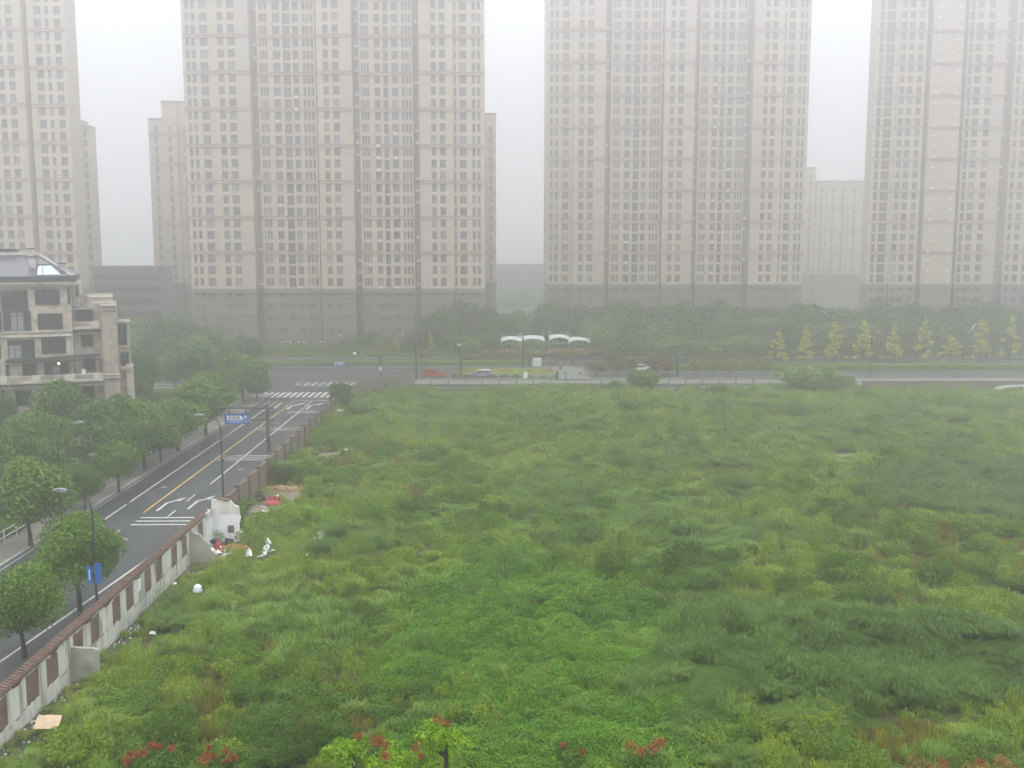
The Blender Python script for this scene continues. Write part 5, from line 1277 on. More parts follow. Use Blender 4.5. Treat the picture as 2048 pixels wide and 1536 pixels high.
for k, (px, py) in enumerate(((1393, 714), (1428, 712), (1461, 714), (1498, 712), (1532, 708))): tree_at('rust_a' if k % 2 else 'rust_b', px, py, 17, 197, 'small loose rusty green roadside tree, ' + lb[k], name='small_tree', group='small rusty trees on the right kerb')
lb = ('under the leftmost canopy', 'under the second canopy', 'left of the white canopies', 'beyond the paved crossing', 'right of the paved crossing', 'below the rightmost canopy', 'far left of the canopies')
for k, (px, py, r) in enumerate(((1012, 698, 28), (1062, 699, 26), (975, 700, 22), (1120, 696, 30), (1168, 697, 30), (1215, 698, 28), (940, 706, 24))):
    tree_at('rust_b' if k % 2 else 'rust_a', px, py, r, 229 + k % 3, 'olive and rust coloured park shrub ' + lb[k], name='park_shrub', cat='shrub', group='olive and rusty shrubs in the park')
for px, py, r, Y, lb in ((1276, 657, 36, 222, 'round light green tree behind the purple trees'), (1345, 668, 38, 222, 'round light green tree behind the dark lamp post'), (1205, 655, 34, 234, 'light green tree just right of the white canopies'),
                         (1238, 684, 24, 226, 'small green tree behind the blue umbrella'), (1407, 676, 36, 226, 'rounded hazy tree right of the dark lamp post'), (1475, 668, 40, 226, 'wide hazy tree left of the first ginkgo tree'), (1530, 672, 32, 228, 'hazy green tree directly left of the first ginkgo')):
    tree_at('park_c' if px % 2 else 'park_a', px, py, r, Y, lb, name='park_tree')
# rows of hazy park trees in front of the podiums; nothing in the haze tells one from its neighbour
def row(pxs, tops, Y, rad, label, group, keys=('park_a', 'park_b', 'park_c', 'park_d')):
    for k, px in enumerate(pxs):
        py = tops[k] if isinstance(tops, (list, tuple)) else tops + random.uniform(-11, 11)
        tree_at(keys[(k * 7 + int(px)) % len(keys)], px + random.uniform(-6, 6), py, rad * random.uniform(.85, 1.2), Y + random.uniform(-3, 3), label, name='park_tree', group=group, z=.1)
row(range(245, 420, 34), 638, 226, 34, 'hazy green tree in the belt below the stepped tower', 'hazy trees below the stepped tower')
row(range(258, 500, 34), 668, 205, 30, 'hazy green tree across the street between the villa and the tallest tower', 'hazy trees across the street at the left')
row([430, 462, 494], [668, 680, 690], 238, 26, 'low hazy tree at the left foot of the tallest tower', 'low trees at the foot of the tallest tower')
row(range(840, 1000, 26), [660, 628, 614, 604, 608, 614, 630], 240, 30, 'hazy dark tree before the right foot of the tallest tower', 'hazy trees before the right foot of the tallest tower', ('park_b', 'park_d'))
row([700, 740, 772], [672, 664, 668], 241, 26, 'hazy green tree before the middle of the tallest tower', 'hazy trees before the middle of the tallest tower')
row(range(885, 990, 30), 662, 236, 22, 'mid green tree under the dark belt left of the canopies', 'mid green trees left of the canopies', ('park_a', 'park_c'))
row([1000, 1030, 1062, 1092], [628, 622, 630, 612], 262, 28, 'faint tree in the gap between the two big towers', 'faint trees in the gap between towers', ('park_c', 'park_a'))
row([1004, 1036, 1070], [585, 575, 583], 400, 30, 'very faint tree far down the gap between the towers', 'very faint trees far down the gap', ('park_c', 'park_a'))
row(range(1102, 2080, 33), 612, 245, 38, 'hazy tree in the long dark belt below the right-hand towers', 'hazy trees in the belt below the right-hand towers', ('park_b', 'park_a', 'park_d', 'park_c'))
row(range(1190, 2060, 36), 640, 237, 34, 'hazy tree in the nearer belt below the right-hand towers', 'hazy trees in the nearer belt at the right', ('park_a', 'park_b', 'park_c'))
row(range(1560, 2060, 46), 690, 226, 24, 'low dark tree behind the ginkgo trees', 'low trees behind the ginkgos', ('park_b', 'park_d'))
row(range(530, 760, 30), 702, 236, 15, 'low olive bush on the planted bank before the tallest tower', 'low bushes on the planted bank', ('rust_a', 'bushy_g', 'bushy'))
row(range(770, 930, 26), 698, 235, 15, 'low green bush behind the cars', 'low bushes behind the cars', ('bushy_g', 'bushy', 'rust_b'))
# shrubs that can be told apart in the field
FS = [('bushy', 1620, 728, 66, 176, 'largest grey green willowy bush at the far edge of the field'), ('bushy', 1682, 750, 34, 175, 'smaller willowy bush joined to the right of the largest'),
      ('bushy', 1288, 736, 36, 178, 'willowy bush in front of the white car at the far field edge'), ('bushy', 1205, 780, 22, 176, 'low light bush at the far edge left of the willowy one'),
      ('bushy_d', 683, 764, 32, 157, 'dark round bush at the street corner beside the brown wall'), ('bushy', 716, 804, 34, 147, 'pale green feathery bush right below the dark corner bush'),
      ('bushy_g', 775, 768, 14, 178, 'small bush where the brown and pale walls meet'), ('bushy_g', 1520, 792, 30, 172, 'low bush left below the largest willowy bush'),
      ('bushy_g', 822, 768, 12, 180, 'small bush by the left end of the pale wall'),
      ('lime', 628, 925, 26, 113, 'lime green shrub beside the arching reed clump'), ('lime', 610, 1008, 34, 91, 'lime green shrub right of the red barrier'),
      ('lime', 545, 1035, 36, 87.5, 'bright green shrub just right of the white ruin'), ('bushy_g', 590, 1040, 42, 88, 'deep green shrub behind the white foam scraps'), ('lime', 650, 1015, 28, 90, 'bright shrub at the right end of the row beside the ruin'),
      ('bushy_g', 500, 1050, 26, 88, 'shrub touching the end of the white ruin'), ('bushy_g', 690, 985, 34, 98, 'broad low shrub right of the timber pile'),
      ('bushy', 960, 960, 44, 108, 'pale round shrub in the middle of the field'), ('bushy_d', 940, 1030, 34, 91, 'dark arching shrub left of the middle of the field'),
      ('bushy_g', 1085, 1065, 30, 83, 'dark green shrub above the sapling'), ('bushy_g', 1110, 1045, 24, 88, 'small shrub behind the dark one above the sapling'),
      ('bushy_g', 1440, 1130, 34, 72, 'leafy shrub in the centre right of the field'), ('bushy_g', 1700, 1180, 34, 66, 'left of the pair of dark leafy shrubs'),
      ('bushy_d', 1768, 1190, 34, 64.5, 'right of the pair of dark leafy shrubs'), ('bushy_g', 1870, 1120, 46, 71, 'broad grey green shrub upper right of the leafy pair'),
      ('lime', 1300, 1138, 12, 72, 'tiny lime green sprout in the middle distance'), ('bushy_g', 1330, 1190, 30, 67, 'shrub below the tiny lime sprout'),
      ('bushy_g', 1705, 1020, 28, 88, 'small leafy shrub in the right half of the field'), ('lime', 1850, 1020, 40, 88, 'soft bright mound of leaves at the right of the field'),
      ('bushy_g', 1460, 1475, 62, 50, 'dark broadleaf shrub at the bottom right of centre'), ('lime', 1590, 1500, 34, 48.5, 'shrub with spreading leaves near the bottom edge'),
      ('lime', 1870, 1432, 36, 52, 'bright spreading shrub at the lower right'), ('bushy_g', 1960, 1450, 36, 51, 'shrub at the lower right corner')]
for k, px, py, r, Y, lb in FS:
    x, zt = A(px, py, Y); z = float(fz(x, Y))
    tree(k, x, Y, max(zt - z, .8), r * Y / FPX, lb, 'shrub', 'field_shrub', z=z)
# sapling with a bare trunk
x, y = G(1010, 1165); z = float(fz(x, y)); o = thing('sapling', 'lone sapling with a bare dark stem and thin grey green crown', 'sapling', (x, y, z))
MB().tube([(0, 0, -.2), (.02, 0, 1.2), (-.02, .05, 2.3)], [.07, .05, .03], 6).tube([(0.02, 0, .5), (.35, .1, 1.4), (.5, .2, 2.0)], [.035, .025, .015], 5).build('trunk', 'bark', o)
rs = np.random.RandomState(61); C, N, t = crown_pts([(0, 0, 2.5, .8), (.7, 0, 2.2, .6), (-.8, 0, 2.3, .6), (.2, .4, 2.9, .5)], 1300, rs); put('crown', leaves('crown', C, N, .07, t, 'l_willow', rs), o)
# arching reed clump at the wall
def reed_clump(name, label, x, y, h, r, n, mat, seed, cat='reed clump'):
    rs = np.random.RandomState(seed); V = []; F = []; T = []
    for k in range(n):
        a = rs.rand() * 6.28; b = rs.rand() * 6.28; r0 = r * .45 * math.sqrt(rs.rand()); hh = h * rs.uniform(.6, 1.05); reach = r * rs.uniform(.3, .9); w = .022 + .02 * rs.rand()
        base = np.array([math.cos(b) * r0, math.sin(b) * r0, 0]); dr = np.array([math.cos(a), math.sin(a), 0]); sd = np.array([-dr[1], dr[0], 0])
        i0 = len(V)
        for j in range(6):
            u = j / 5; p = base + dr * reach * u ** 1.6 + np.array([0, 0, hh * (u - .42 * u ** 3)]); ww = w * (1 - u) ** .6 + .003
            V += [p - sd * ww, p + sd * ww]
        for j in range(5): F.append((i0 + 2 * j, i0 + 2 * j + 1, i0 + 2 * j + 3, i0 + 2 * j + 2)); T.append(rs.rand())
    z = float(fz(x, y)); me = np_mesh('blades', np.array(V), np.array(F), mat, np.array(T)); o = thing(name, label, cat, (x, y, z)); put('blades', me, o); return o
x, y = G(566, 955); reed_clump('reed_clump', 'tall arching reed clump against the brown wall', x, y, 3.2, 2.4, 1500, 'l_green', 71)
x, y = G(1660, 1480); reed_clump('reed_clump', 'fountain shaped grass clump with brown centre at the lower right', x - 1, y, 2.0, 2.0, 1500, 'l_willow', 72)
x, y = G(710, 1440); reed_clump('reed_clump', 'low grey green reed clump near the bottom left of centre', x, y, 1.3, 1.0, 420, 'l_willow', 73)
# red tipped trees whose tops rise into the bottom edge
def red_tree(px, py, Y, r, label, seed, green='l_bright', red=.5):
    rs = np.random.RandomState(seed); x, zt = A(px, py, Y); o = thing('red_tipped_tree', label, 'tree', (x, Y, 0), 0, None)
    L = [(rs.normal() * r * .5, rs.normal() * r * .5, zt - r * (.75 + .6 * rs.rand()), r * rs.uniform(.3, .5)) for _ in range(16)]
    C, N, t = crown_pts(L, 3200, rs, .5); put('crown', leaves('crown', C, N, .075, t, green, rs, .4), o)
    mb = MB(); mb.tube([(0, 0, -.3), (.1, 0, zt - r * 1.8), (0, 0, zt - r * .8)], [.12, .09, .03], 6)
    for l in L[:8]: mb.tube([(.05, 0, zt - r * 2), (l[0] * .7, l[1] * .7, l[2] - .2), l[:3]], [.04, .03, .012], 4, cap=False)
    mb.build('trunk', 'bark', o)
    RL = [(rs.normal() * r * .45, rs.normal() * r * .4, zt - r * .18 * rs.rand() - .1 * abs(rs.normal()), r * rs.uniform(.2, .34)) for _ in range(max(1, int(4 * red)))]
    for l in RL:
        m = 170; d = unit(rs.normal(size=(m, 3))) * np.array([1, 1, .8]); Cc = np.array(l[:3]) + d * l[3] * rs.rand(m)[:, None] ** .6
        hd = put('seed_head', leaves('seed_head', Cc, rs.normal(size=(m, 3)), .032, rs.rand(m), 'l_red', rs, .7), o); hd['kind'] = 'stuff'
for k, (px, py, Y, r, gr, rd, lb) in enumerate(((255, 1508, 38, .7, 'l_green', 1, 'red tipped treetop at the bottom edge, leftmost'), (312, 1488, 37.5, .8, 'l_green', 1.2, 'reddish brown treetop at the bottom edge, second from the left'),
        (412, 1505, 38, .8, 'l_green', 1.3, 'rusty red treetop at the bottom edge, third from the left'), (468, 1510, 39, .6, 'l_green', .8, 'small rusty treetop right beside the third'),
        (702, 1468, 37, .7, 'l_bright', .4, 'bright green treetop with one red head, left of the red and green group'), (770, 1484, 36.5, 1.0, 'l_bright', 1.2, 'green treetop dotted with several red seed heads in the bottom middle'),
        (836, 1490, 37, .8, 'l_bright', 1.0, 'red headed treetop between the dotted one and the tallest'), (886, 1432, 36, .8, 'l_bright', .6, 'tallest bright green treetop with an orange tip in the bottom middle'),
        (1140, 1490, 38, .55, 'l_green', .7, 'single red seed head treetop right of the bottom middle'), (1298, 1486, 37.5, .95, 'l_green', 1.4, 'treetop with the largest red clusters at the bottom edge'),
        (1880, 1512, 38, .9, 'l_rusty', .4, 'yellowish treetop at the bottom right edge'), (1980, 1508, 38, .9, 'l_rusty', .4, 'rusty yellow treetop in the bottom right corner'))): red_tree(px, py, Y, r, lb, 80 + k, gr, rd)

# ------------------------------------------------------------------ field vegetation: instanced clumps, placed plant by plant
PROTO = bpy.data.collections.new('plant_clumps')
def proto(name, me):
    o = bpy.data.objects.new(name, me); PROTO.objects.link(o); return o
def blades_proto(seed, n, h, r, w, mat, lean=.5, up=1.0):
    rs = np.random.RandomState(seed); V, F, T = [], [], []
    for k in range(n):
        a, b = rs.rand(2) * 6.28; r0 = r * math.sqrt(rs.rand()) * .7; hh = h * rs.uniform(.5, 1.05); reach = h * lean * rs.uniform(.15, 1)
        base = np.array([math.cos(b) * r0, math.sin(b) * r0, -.1]); dr = np.array([math.cos(a), math.sin(a), 0]); sd = np.array([-dr[1], dr[0], 0]) * w * rs.uniform(.6, 1.3); i0 = len(V)
        for u in (0, .4, .75):
            p = base + dr * reach * u ** 1.8 + np.array([0, 0, hh * (u - .25 * u ** 3 * lean)]); V += [p - sd * (1 - .6 * u), p + sd * (1 - .6 * u)]
        p = base + dr * reach + np.array([0, 0, hh * (1 - .25 * lean - .15 * lean)]); V += [p - sd * .08, p + sd * .08]
        t = rs.rand()
        for j in range(3): F.append((i0 + 2 * j, i0 + 2 * j + 1, i0 + 2 * j + 3, i0 + 2 * j + 2)); T.append(t)
    return np_mesh('clump', np.array(V), np.array(F), mat, np.array(T))
def weed_proto(seed, stems, per, h, r, s, mat, asp=.35):
    rs = np.random.RandomState(seed); C, N, T = [], [], []
    for k in range(stems):
        b = rs.rand() * 6.28; r0 = r * math.sqrt(rs.rand()); lx, ly = rs.normal(size=2) * .12; hh = h * rs.uniform(.6, 1.05); t = rs.rand()
        for j in range(per):
            u = (j + rs.rand()) / per; a = rs.rand() * 6.28; q = .11 * (1.15 - u)
            C.append((math.cos(b) * r0 + lx * u + math.cos(a) * q, math.sin(b) * r0 + ly * u + math.sin(a) * q, hh * (.15 + .85 * u)))
            N.append((math.cos(a) * .6, math.sin(a) * .6, .8)); T.append(.7 * t + .3 * rs.rand())
    C, N = np.array(C), np.array(N); return leaves('clump', C, N + .5 * rs.normal(size=N.shape), s, np.array(T), mat, rs, asp)
def mat_proto(seed, n, r, h, s, mat, asp=.8):
    rs = np.random.RandomState(seed); a = rs.rand(n) * 6.28; q = r * np.sqrt(rs.rand(n)); X, Y = np.cos(a) * q, np.sin(a) * q
    Z = h * (1 - (q / r) ** 2) * .8 + h * .55 * (vnoise(X * 3 + seed, Y * 3, 1.0, seed) - .3) + .05 * rs.rand(n)
    return leaves('clump', np.stack([X, Y, Z], 1), np.array([[0, 0, 1.0]]) + .55 * rs.normal(size=(n, 3)), s, rs.rand(n), mat, rs, asp)
def ball_proto(seed, n, r, h, s, mat, asp=.5):
    rs = np.random.RandomState(seed); L = [(rs.normal() * r * .4, rs.normal() * r * .4, h * rs.uniform(.25, .75), r * rs.uniform(.3, .5)) for _ in range(9)]
    C, N, t = crown_pts(L, n, rs, .6, .1); C[:, 2] = np.maximum(C[:, 2], .02); return leaves('clump', C, N, s, t, mat, rs, asp)
def spray_proto(seed, n, h, r, mat):
    rs = np.random.RandomState(seed); C, N, T = [], [], []; V, F, TT = [], [], []
    A_ = rs.rand() * 6.28
    for k in range(n):
        a = A_ + rs.normal() * .9; b = rs.rand() * 6.28; r0 = r * .4 * math.sqrt(rs.rand()); hh = h * rs.uniform(.55, 1.05); reach = r * rs.uniform(.5, 1.1); t = rs.rand()
        for j in range(11):
            u = (j + 1 + rs.rand() * .5) / 11.5; x = math.cos(b) * r0 + math.cos(a) * reach * u ** 1.5; y = math.sin(b) * r0 + math.sin(a) * reach * u ** 1.5; z = hh * (1.5 * u - .62 * u * u)
            tw = rs.normal() * .5; dr = np.array([math.cos(a + tw), math.sin(a + tw), .35 - .8 * u + .25 * rs.normal()]); dr /= np.linalg.norm(dr); sd = np.cross(dr, [0, 0, 1]); sd = sd / (np.linalg.norm(sd) + 1e-6)
            ln = .17 + .1 * rs.rand(); p = np.array([x, y, z]); i0 = len(V); w = .013
            V += [p - dr * ln - sd * w * .4, p - sd * w * .4 + sd * w * 1.4, p + dr * ln, p - sd * w]; F.append((i0, i0 + 1, i0 + 2, i0 + 3)); TT.append(.6 * t + .4 * rs.rand())
    return np_mesh('clump', np.array(V), np.array(F), mat, np.array(TT))
# order matters: index into the (alphabetically sorted) collection
PR = [('a00', blades_proto(1, 60, .95, .45, .016, 'f_grass')), ('a01', blades_proto(2, 60, .8, .5, .018, 'f_grass', .8)), ('a02', blades_proto(3, 55, 1.25, .5, .022, 'f_reed', .75)), ('a03', blades_proto(4, 55, 1.1, .55, .022, 'f_reed', .95)),
      ('a04', weed_proto(5, 13, 14, 1.0, .5, .06, 'f_weed')), ('a05', weed_proto(6, 11, 16, 1.2, .5, .065, 'f_weed')), ('a06', mat_proto(7, 260, .75, .28, .055, 'f_vine')), ('a07', mat_proto(8, 260, .8, .42, .055, 'f_vine')),
      ('a08', spray_proto(9, 46, 1.25, 1.15, 'f_feather')), ('a09', spray_proto(10, 46, 1.05, 1.3, 'f_feather')), ('a10', blades_proto(11, 50, .8, .4, .013, 'f_dry', .3)), ('a11', ball_proto(12, 420, .75, 1.0, .065, 'f_shrub')), ('a12', ball_proto(13, 420, .8, .9, .08, 'f_weed', .45)),
      ('a13', blades_proto(14, 70, .5, .5, .014, 'f_grass', 1.0))]
for nm, me in PR: proto('clump_' + nm, me)
def scatter(name, label, P, rz, sc, idx, tint):
    me = bpy.data.meshes.new(name); me.vertices.add(len(P)); me.vertices.foreach_set('co', np.ascontiguousarray(P, np.float32).ravel())
    def at(n, ty, v, key='value'):
        a = me.attributes.new(n, ty, 'POINT'); a.data.foreach_set(key, np.ascontiguousarray(v).ravel())
    at('rot', 'FLOAT_VECTOR', rz.astype(np.float32), 'vector'); at('scl', 'FLOAT_VECTOR', sc.astype(np.float32), 'vector'); at('idx', 'INT', idx.astype(np.int32)); at('ptint', 'FLOAT', tint.astype(np.float32))
    o = put(name, me); o['kind'] = 'stuff'; o['label'] = label
    ng = bpy.data.node_groups.new(name, 'GeometryNodeTree'); ng.interface.new_socket('Geometry', in_out='INPUT', socket_type='NodeSocketGeometry'); ng.interface.new_socket('Geometry', in_out='OUTPUT', socket_type='NodeSocketGeometry')
    n, l = ng.nodes, ng.links; gi, go = n.new('NodeGroupInput'), n.new('NodeGroupOutput')
    ip = n.new('GeometryNodeInstanceOnPoints'); ci = n.new('GeometryNodeCollectionInfo'); ci.inputs['Collection'].default_value = PROTO; ci.inputs['Separate Children'].default_value = True; ci.inputs['Reset Children'].default_value = True
    ip.inputs['Pick Instance'].default_value = True
    def na(nm, ty):
        q = n.new('GeometryNodeInputNamedAttribute'); q.data_type = ty; q.inputs['Name'].default_value = nm; return q.outputs['Attribute']
    l.new(gi.outputs[0], ip.inputs['Points']); l.new(ci.outputs[0], ip.inputs['Instance']); l.new(na('idx', 'INT'), ip.inputs['Instance Index'])
    er = n.new('FunctionNodeEulerToRotation'); l.new(na('rot', 'FLOAT_VECTOR'), er.inputs[0]); l.new(er.outputs[0], ip.inputs['Rotation']); l.new(na('scl', 'FLOAT_VECTOR'), ip.inputs['Scale'])
    l.new(ip.outputs[0], go.inputs[0])
    md = o.modifiers.new('scatter', 'NODES'); md.node_group = ng; return o
def inpoly(px, py, poly):
    r = np.zeros(len(px), bool); j = len(poly) - 1
    for i in range(len(poly)):
        xi, yi = poly[i]; xj, yj = poly[j]
        c = ((yi > py) != (yj > py)) & (px < (xj - xi) * (py - yi) / (yj - yi + 1e-9) + xi); r ^= c; j = i
    return r
def gpoly(P): return [G(a, b) for a, b in P]
VINE = gpoly([(850, 1170), (930, 1120), (1010, 1075), (1110, 1100), (1180, 1150), (1290, 1210), (1330, 1260), (1290, 1340), (1300, 1430), (1400, 1500), (1420, 1560), (900, 1580), (850, 1450), (840, 1350), (760, 1290), (780, 1220)])
FEA = gpoly([(1290, 1330), (1360, 1270), (1480, 1235), (1650, 1225), (1800, 1260), (1960, 1262), (2120, 1270), (2120, 1430), (1900, 1440), (1760, 1470), (1640, 1500), (1480, 1450), (1380, 1470), (1300, 1420)])
FEA2 = gpoly([(1680, 960), (1760, 930), (1900, 930), (2120, 930), (2120, 1040), (1900, 1040), (1750, 1010)])
REEDS = [gpoly([(400, 1200), (470, 1150), (600, 1160), (720, 1230), (700, 1330), (560, 1300), (430, 1280)]), gpoly([(1400, 880), (1500, 870), (1640, 880), (1600, 920), (1420, 920)]), gpoly([(1320, 1010), (1420, 1000), (1440, 1060), (1330, 1080)])]
DRY = [gpoly([(1350, 925), (1560, 925), (1540, 980), (1400, 985)]), gpoly([(700, 1020), (860, 1060), (840, 1110), (700, 1090)]), gpoly([(1700, 1060), (1950, 1080), (1930, 1130), (1720, 1110)]), gpoly([(600, 900), (760, 880), (740, 940), (640, 940)])]
CLEAR = [(*G(a, b), r) for a, b, r in ((498, 1110, .45), (547, 1106, .5), (530, 1114, .4), (642, 1075, .7), (395, 1183, .8), (349, 1172, .5), (306, 1274, .45), (98, 1478, .8))]
BAREP = [gpoly(q) for q in BARE]
rs = np.random.RandomState(77)
# the growth stands in clumps: every plant belongs to the nearest clump centre and follows its dome
from mathutils.kdtree import KDTree
NC = 5200
cxs, cys = rs.uniform(-24, 110, NC * 3), rs.uniform(38, 182, NC * 3); k = (cxs < cys * .56 + 8); cxs, cys = cxs[k][:NC], cys[k][:NC]; NC = len(cxs)
kd = KDTree(NC)
for i in range(NC): kd.insert((cxs[i], cys[i], 0), i)
kd.balance()
c_n1, c_n2, c_n3, c_n4 = fbm(cxs, cys, 9, 11), fbm(cxs, cys, 4.5, 12), fbm(cxs, cys, 16, 13), fbm(cxs, cys, 7, 19); c_u = rs.rand(NC)
c_idx = np.where(c_u < .3, 0, np.where(c_u < .45, 1, np.where(c_u < .7, 4, np.where(c_u < .9, 5, 12))))
c_idx = np.where((c_n1 > .56) & (c_u < .7), np.where(c_u < .3, 4, np.where(c_u < .5, 5, 12)), c_idx)
c_idx = np.where((c_n2 < .42) & (c_u < .6), np.where(c_u < .3, 2, 3), c_idx)
c_idx = np.where((c_n3 > .55) & (c_u > .5), np.where(c_u > .75, 11, 12), c_idx)
c_idx = np.where((c_n4 > .64) & (c_u < .45), 10, c_idx)
c_idx = np.where((c_n3 < .40) & (c_u < .75), np.where(c_u < .35, 8, 9), c_idx)
c_r = rs.uniform(.8, 1.9, NC); c_h = rs.gamma(3.0, .22, NC) + .25
c_t = .25 + 1.0 * (fbm(cxs, cys, 11, 15) - .5) + .18 * rs.normal(size=NC)
P_, R_, S_, I_, T_ = [], [], [], [], []
def band(y0, y1, dens, smul):
    x0, x1 = -23.85, min(150, y1 * .56 + 8)
    n = int((x1 - x0) * (y1 - y0) * dens); x = rs.uniform(x0, x1, n); y = rs.uniform(y0, y1, n)
    px, py = project(x, y, 0.0); k = (px < 2110) & (px > -60); x, y, px, py = x[k], y[k], px[k], py[k]
    bare = np.zeros(len(x), bool)
    for q in BAREP: bare |= inpoly(x, y, q)
    if y0 < 90:
        for sx, sy, _r in CLEAR: bare |= (x - sx) ** 2 + ((y - sy + .9) / 1.9) ** 2 < _r * _r
    nearwall = (x < XW + .9) & (y < 84)
    ruin = (x < XW + 2.6) & (y > 80.4) & (y < 85.5)
    edge = (y > 176) & (rs.rand(len(x)) < .3)
    k = ~(bare & (rs.rand(len(x)) < .93)) & ~(nearwall & (rs.rand(len(x)) < .55)) & ~ruin & ~edge; x, y, px, py, bare, nearwall = x[k], y[k], px[k], py[k], bare[k], nearwall[k]
    n = len(x); n1, n2, n3 = fbm(x, y, 9, 11), fbm(x, y, 4.5, 12), fbm(x, y, 16, 13); u = rs.rand(n)
    ci = np.empty(n, int); cd = np.empty(n)
    for i in range(n):
        _c, j, dd = kd.find((x[i] + .25 * (u[i] - .5), y[i], 0)); ci[i] = j; cd[i] = dd
    dome = np.sqrt(np.clip(1 - (cd / c_r[ci]) ** 2, 0, 1)); inside = dome > .25
    idx = np.where(inside & (rs.rand(n) < .88), c_idx[ci], np.where(u < .5, 0, np.where(u < .7, 1, np.where(u < .8, 10, 4))))
    hs = np.where(inside, .25 + dome * c_h[ci] + .1 * rs.normal(size=n), .3 + .15 * rs.rand(n)); hs = np.clip(hs, .2, 2.0)
    tint = np.where(inside, c_t[ci], .16) + .45 * (fbm(x, y, 2.6, 16) - .5) + .07 * rs.normal(size=n) + .1 * np.clip((y - 90) / 60, 0, 1)  # plants between clumps tinted darker, putting the shade of the gaps into colour
    for q in REEDS:
        m = inpoly(x, y, q) & (u < .8); idx = np.where(m, np.where(u < .4, 2, 3), idx); hs = np.where(m, hs * 1.15, hs)
    for q in DRY:
        m = inpoly(x, y, q) & (rs.rand(n) < .4); idx = np.where(m, 10, idx)
    xf, yf = x + 5 * (n2 - .5) + .5 * rs.normal(size=n), y + 8 * (n1 - .5) + rs.normal(size=n)
    f = (inpoly(xf, yf, FEA) | inpoly(xf, yf, FEA2)) & (rs.rand(n) < .93); idx = np.where(f, np.where(rs.rand(n) < .5, 8, 9), idx); hs = np.where(f, .3 + dome * (.6 + .5 * c_h[ci]), hs); tint = np.where(f, .10 + .6 * (c_t[ci] - .25) + .5 * (fbm(x, y, 3, 18) - .5) + .22 * (dome - .5) * 0 + .08 * rs.normal(size=n), tint)
    v = inpoly(x + 9 * (n2 - .5) + .7 * rs.normal(size=n), y + 14 * (n1 - .5) + 1.4 * rs.normal(size=n), VINE) & (rs.rand(n) < .9); idx = np.where(v, np.where(rs.rand(n) < .5, 6, 7), idx)
    hs = np.where(v, .8 + .9 * fbm(x, y, 1.5, 21), hs); tint = np.where(v, .34 + 1.2 * (fbm(x, y, 2.5, 22) - .5) + .1 * rs.normal(size=n), tint)
    short = nearwall | ((x < XW + 2.0) & (y < 84)); idx = np.where(short, 13, idx)
    z = fz(x, y) + np.where(v, .05 + .9 * (fbm(x, y, 1.9, 23) - .42) + .25 * dome, .18 * dome)
    sxy = smul * (.8 + .4 * rs.rand(n)); sz = hs * (.75 + .25 * smul) * np.where(short, .7, 1) * np.where(y > 168, .8, 1)
    tl = rs.normal(size=(n, 2)) * .09
    P_.append(np.stack([x, y, z], 1)); R_.append(np.stack([tl[:, 0], tl[:, 1], rs.rand(n) * 6.28], 1)); S_.append(np.stack([sxy, sxy, sz], 1)); I_.append(idx); T_.append(np.clip(tint, -.1, .62))
band(40, 62, 5.5, .82); band(62, 82, 4.6, .92); band(82, 108, 3.4, 1.05); band(108, 140, 2.4, 1.25); band(140, 181, 1.7, 1.5)
P_, R_, S_, I_, T_ = map(np.concatenate, (P_, R_, S_, I_, T_))
print('field clumps', len(P_))
for nm, lb, ids in (('tall_grass', 'tall wild grass and reeds covering the vacant field', (0, 1, 2, 3, 10, 13)), ('wild_weeds', 'leafy weeds and bushy growth over the vacant field', (4, 5, 11, 12)),
                    ('creeping_vines', 'low bright creeping vines matting the middle of the field', (6, 7)), ('feathery_thicket', 'soft feathery thicket at the lower right of the field', (8, 9))):
    m = np.isin(I_, ids); scatter(nm, lb, P_[m], R_[m], S_[m], I_[m], T_[m])
# under-storey so that no bare soil shows between clumps in the garden left of the road
n = 2600; x = rs.uniform(-62, -41.2, n); y = rs.uniform(66, 160, n); k = ~((x < -43.2) & (y > 121)); x, y = x[k], y[k]; n = len(x)
scatter('garden_shrubs', 'low dark shrubs and ground cover in the villa garden', np.stack([x, y, np.full(n, .05)], 1), np.stack([x * 0, x * 0, rs.rand(n) * 6.28], 1), np.full((n, 3), 1.0) * (.7 + .6 * rs.rand(n))[:, None], np.where(rs.rand(n) < .7, 11, 12), np.full(n, .12))
n = 900; x = rs.uniform(-40, 110, n); y = rs.uniform(232.5, 246, n)
scatter('park_undergrowth', 'hazy low undergrowth between the park trees', np.stack([x, y, np.full(n, .12)], 1), np.stack([x * 0, x * 0, rs.rand(n) * 6.28], 1), np.full((n, 3), 1.6) * (.7 + .6 * rs.rand(n))[:, None], np.where(rs.rand(n) < .7, 11, 12), np.full(n, .15))

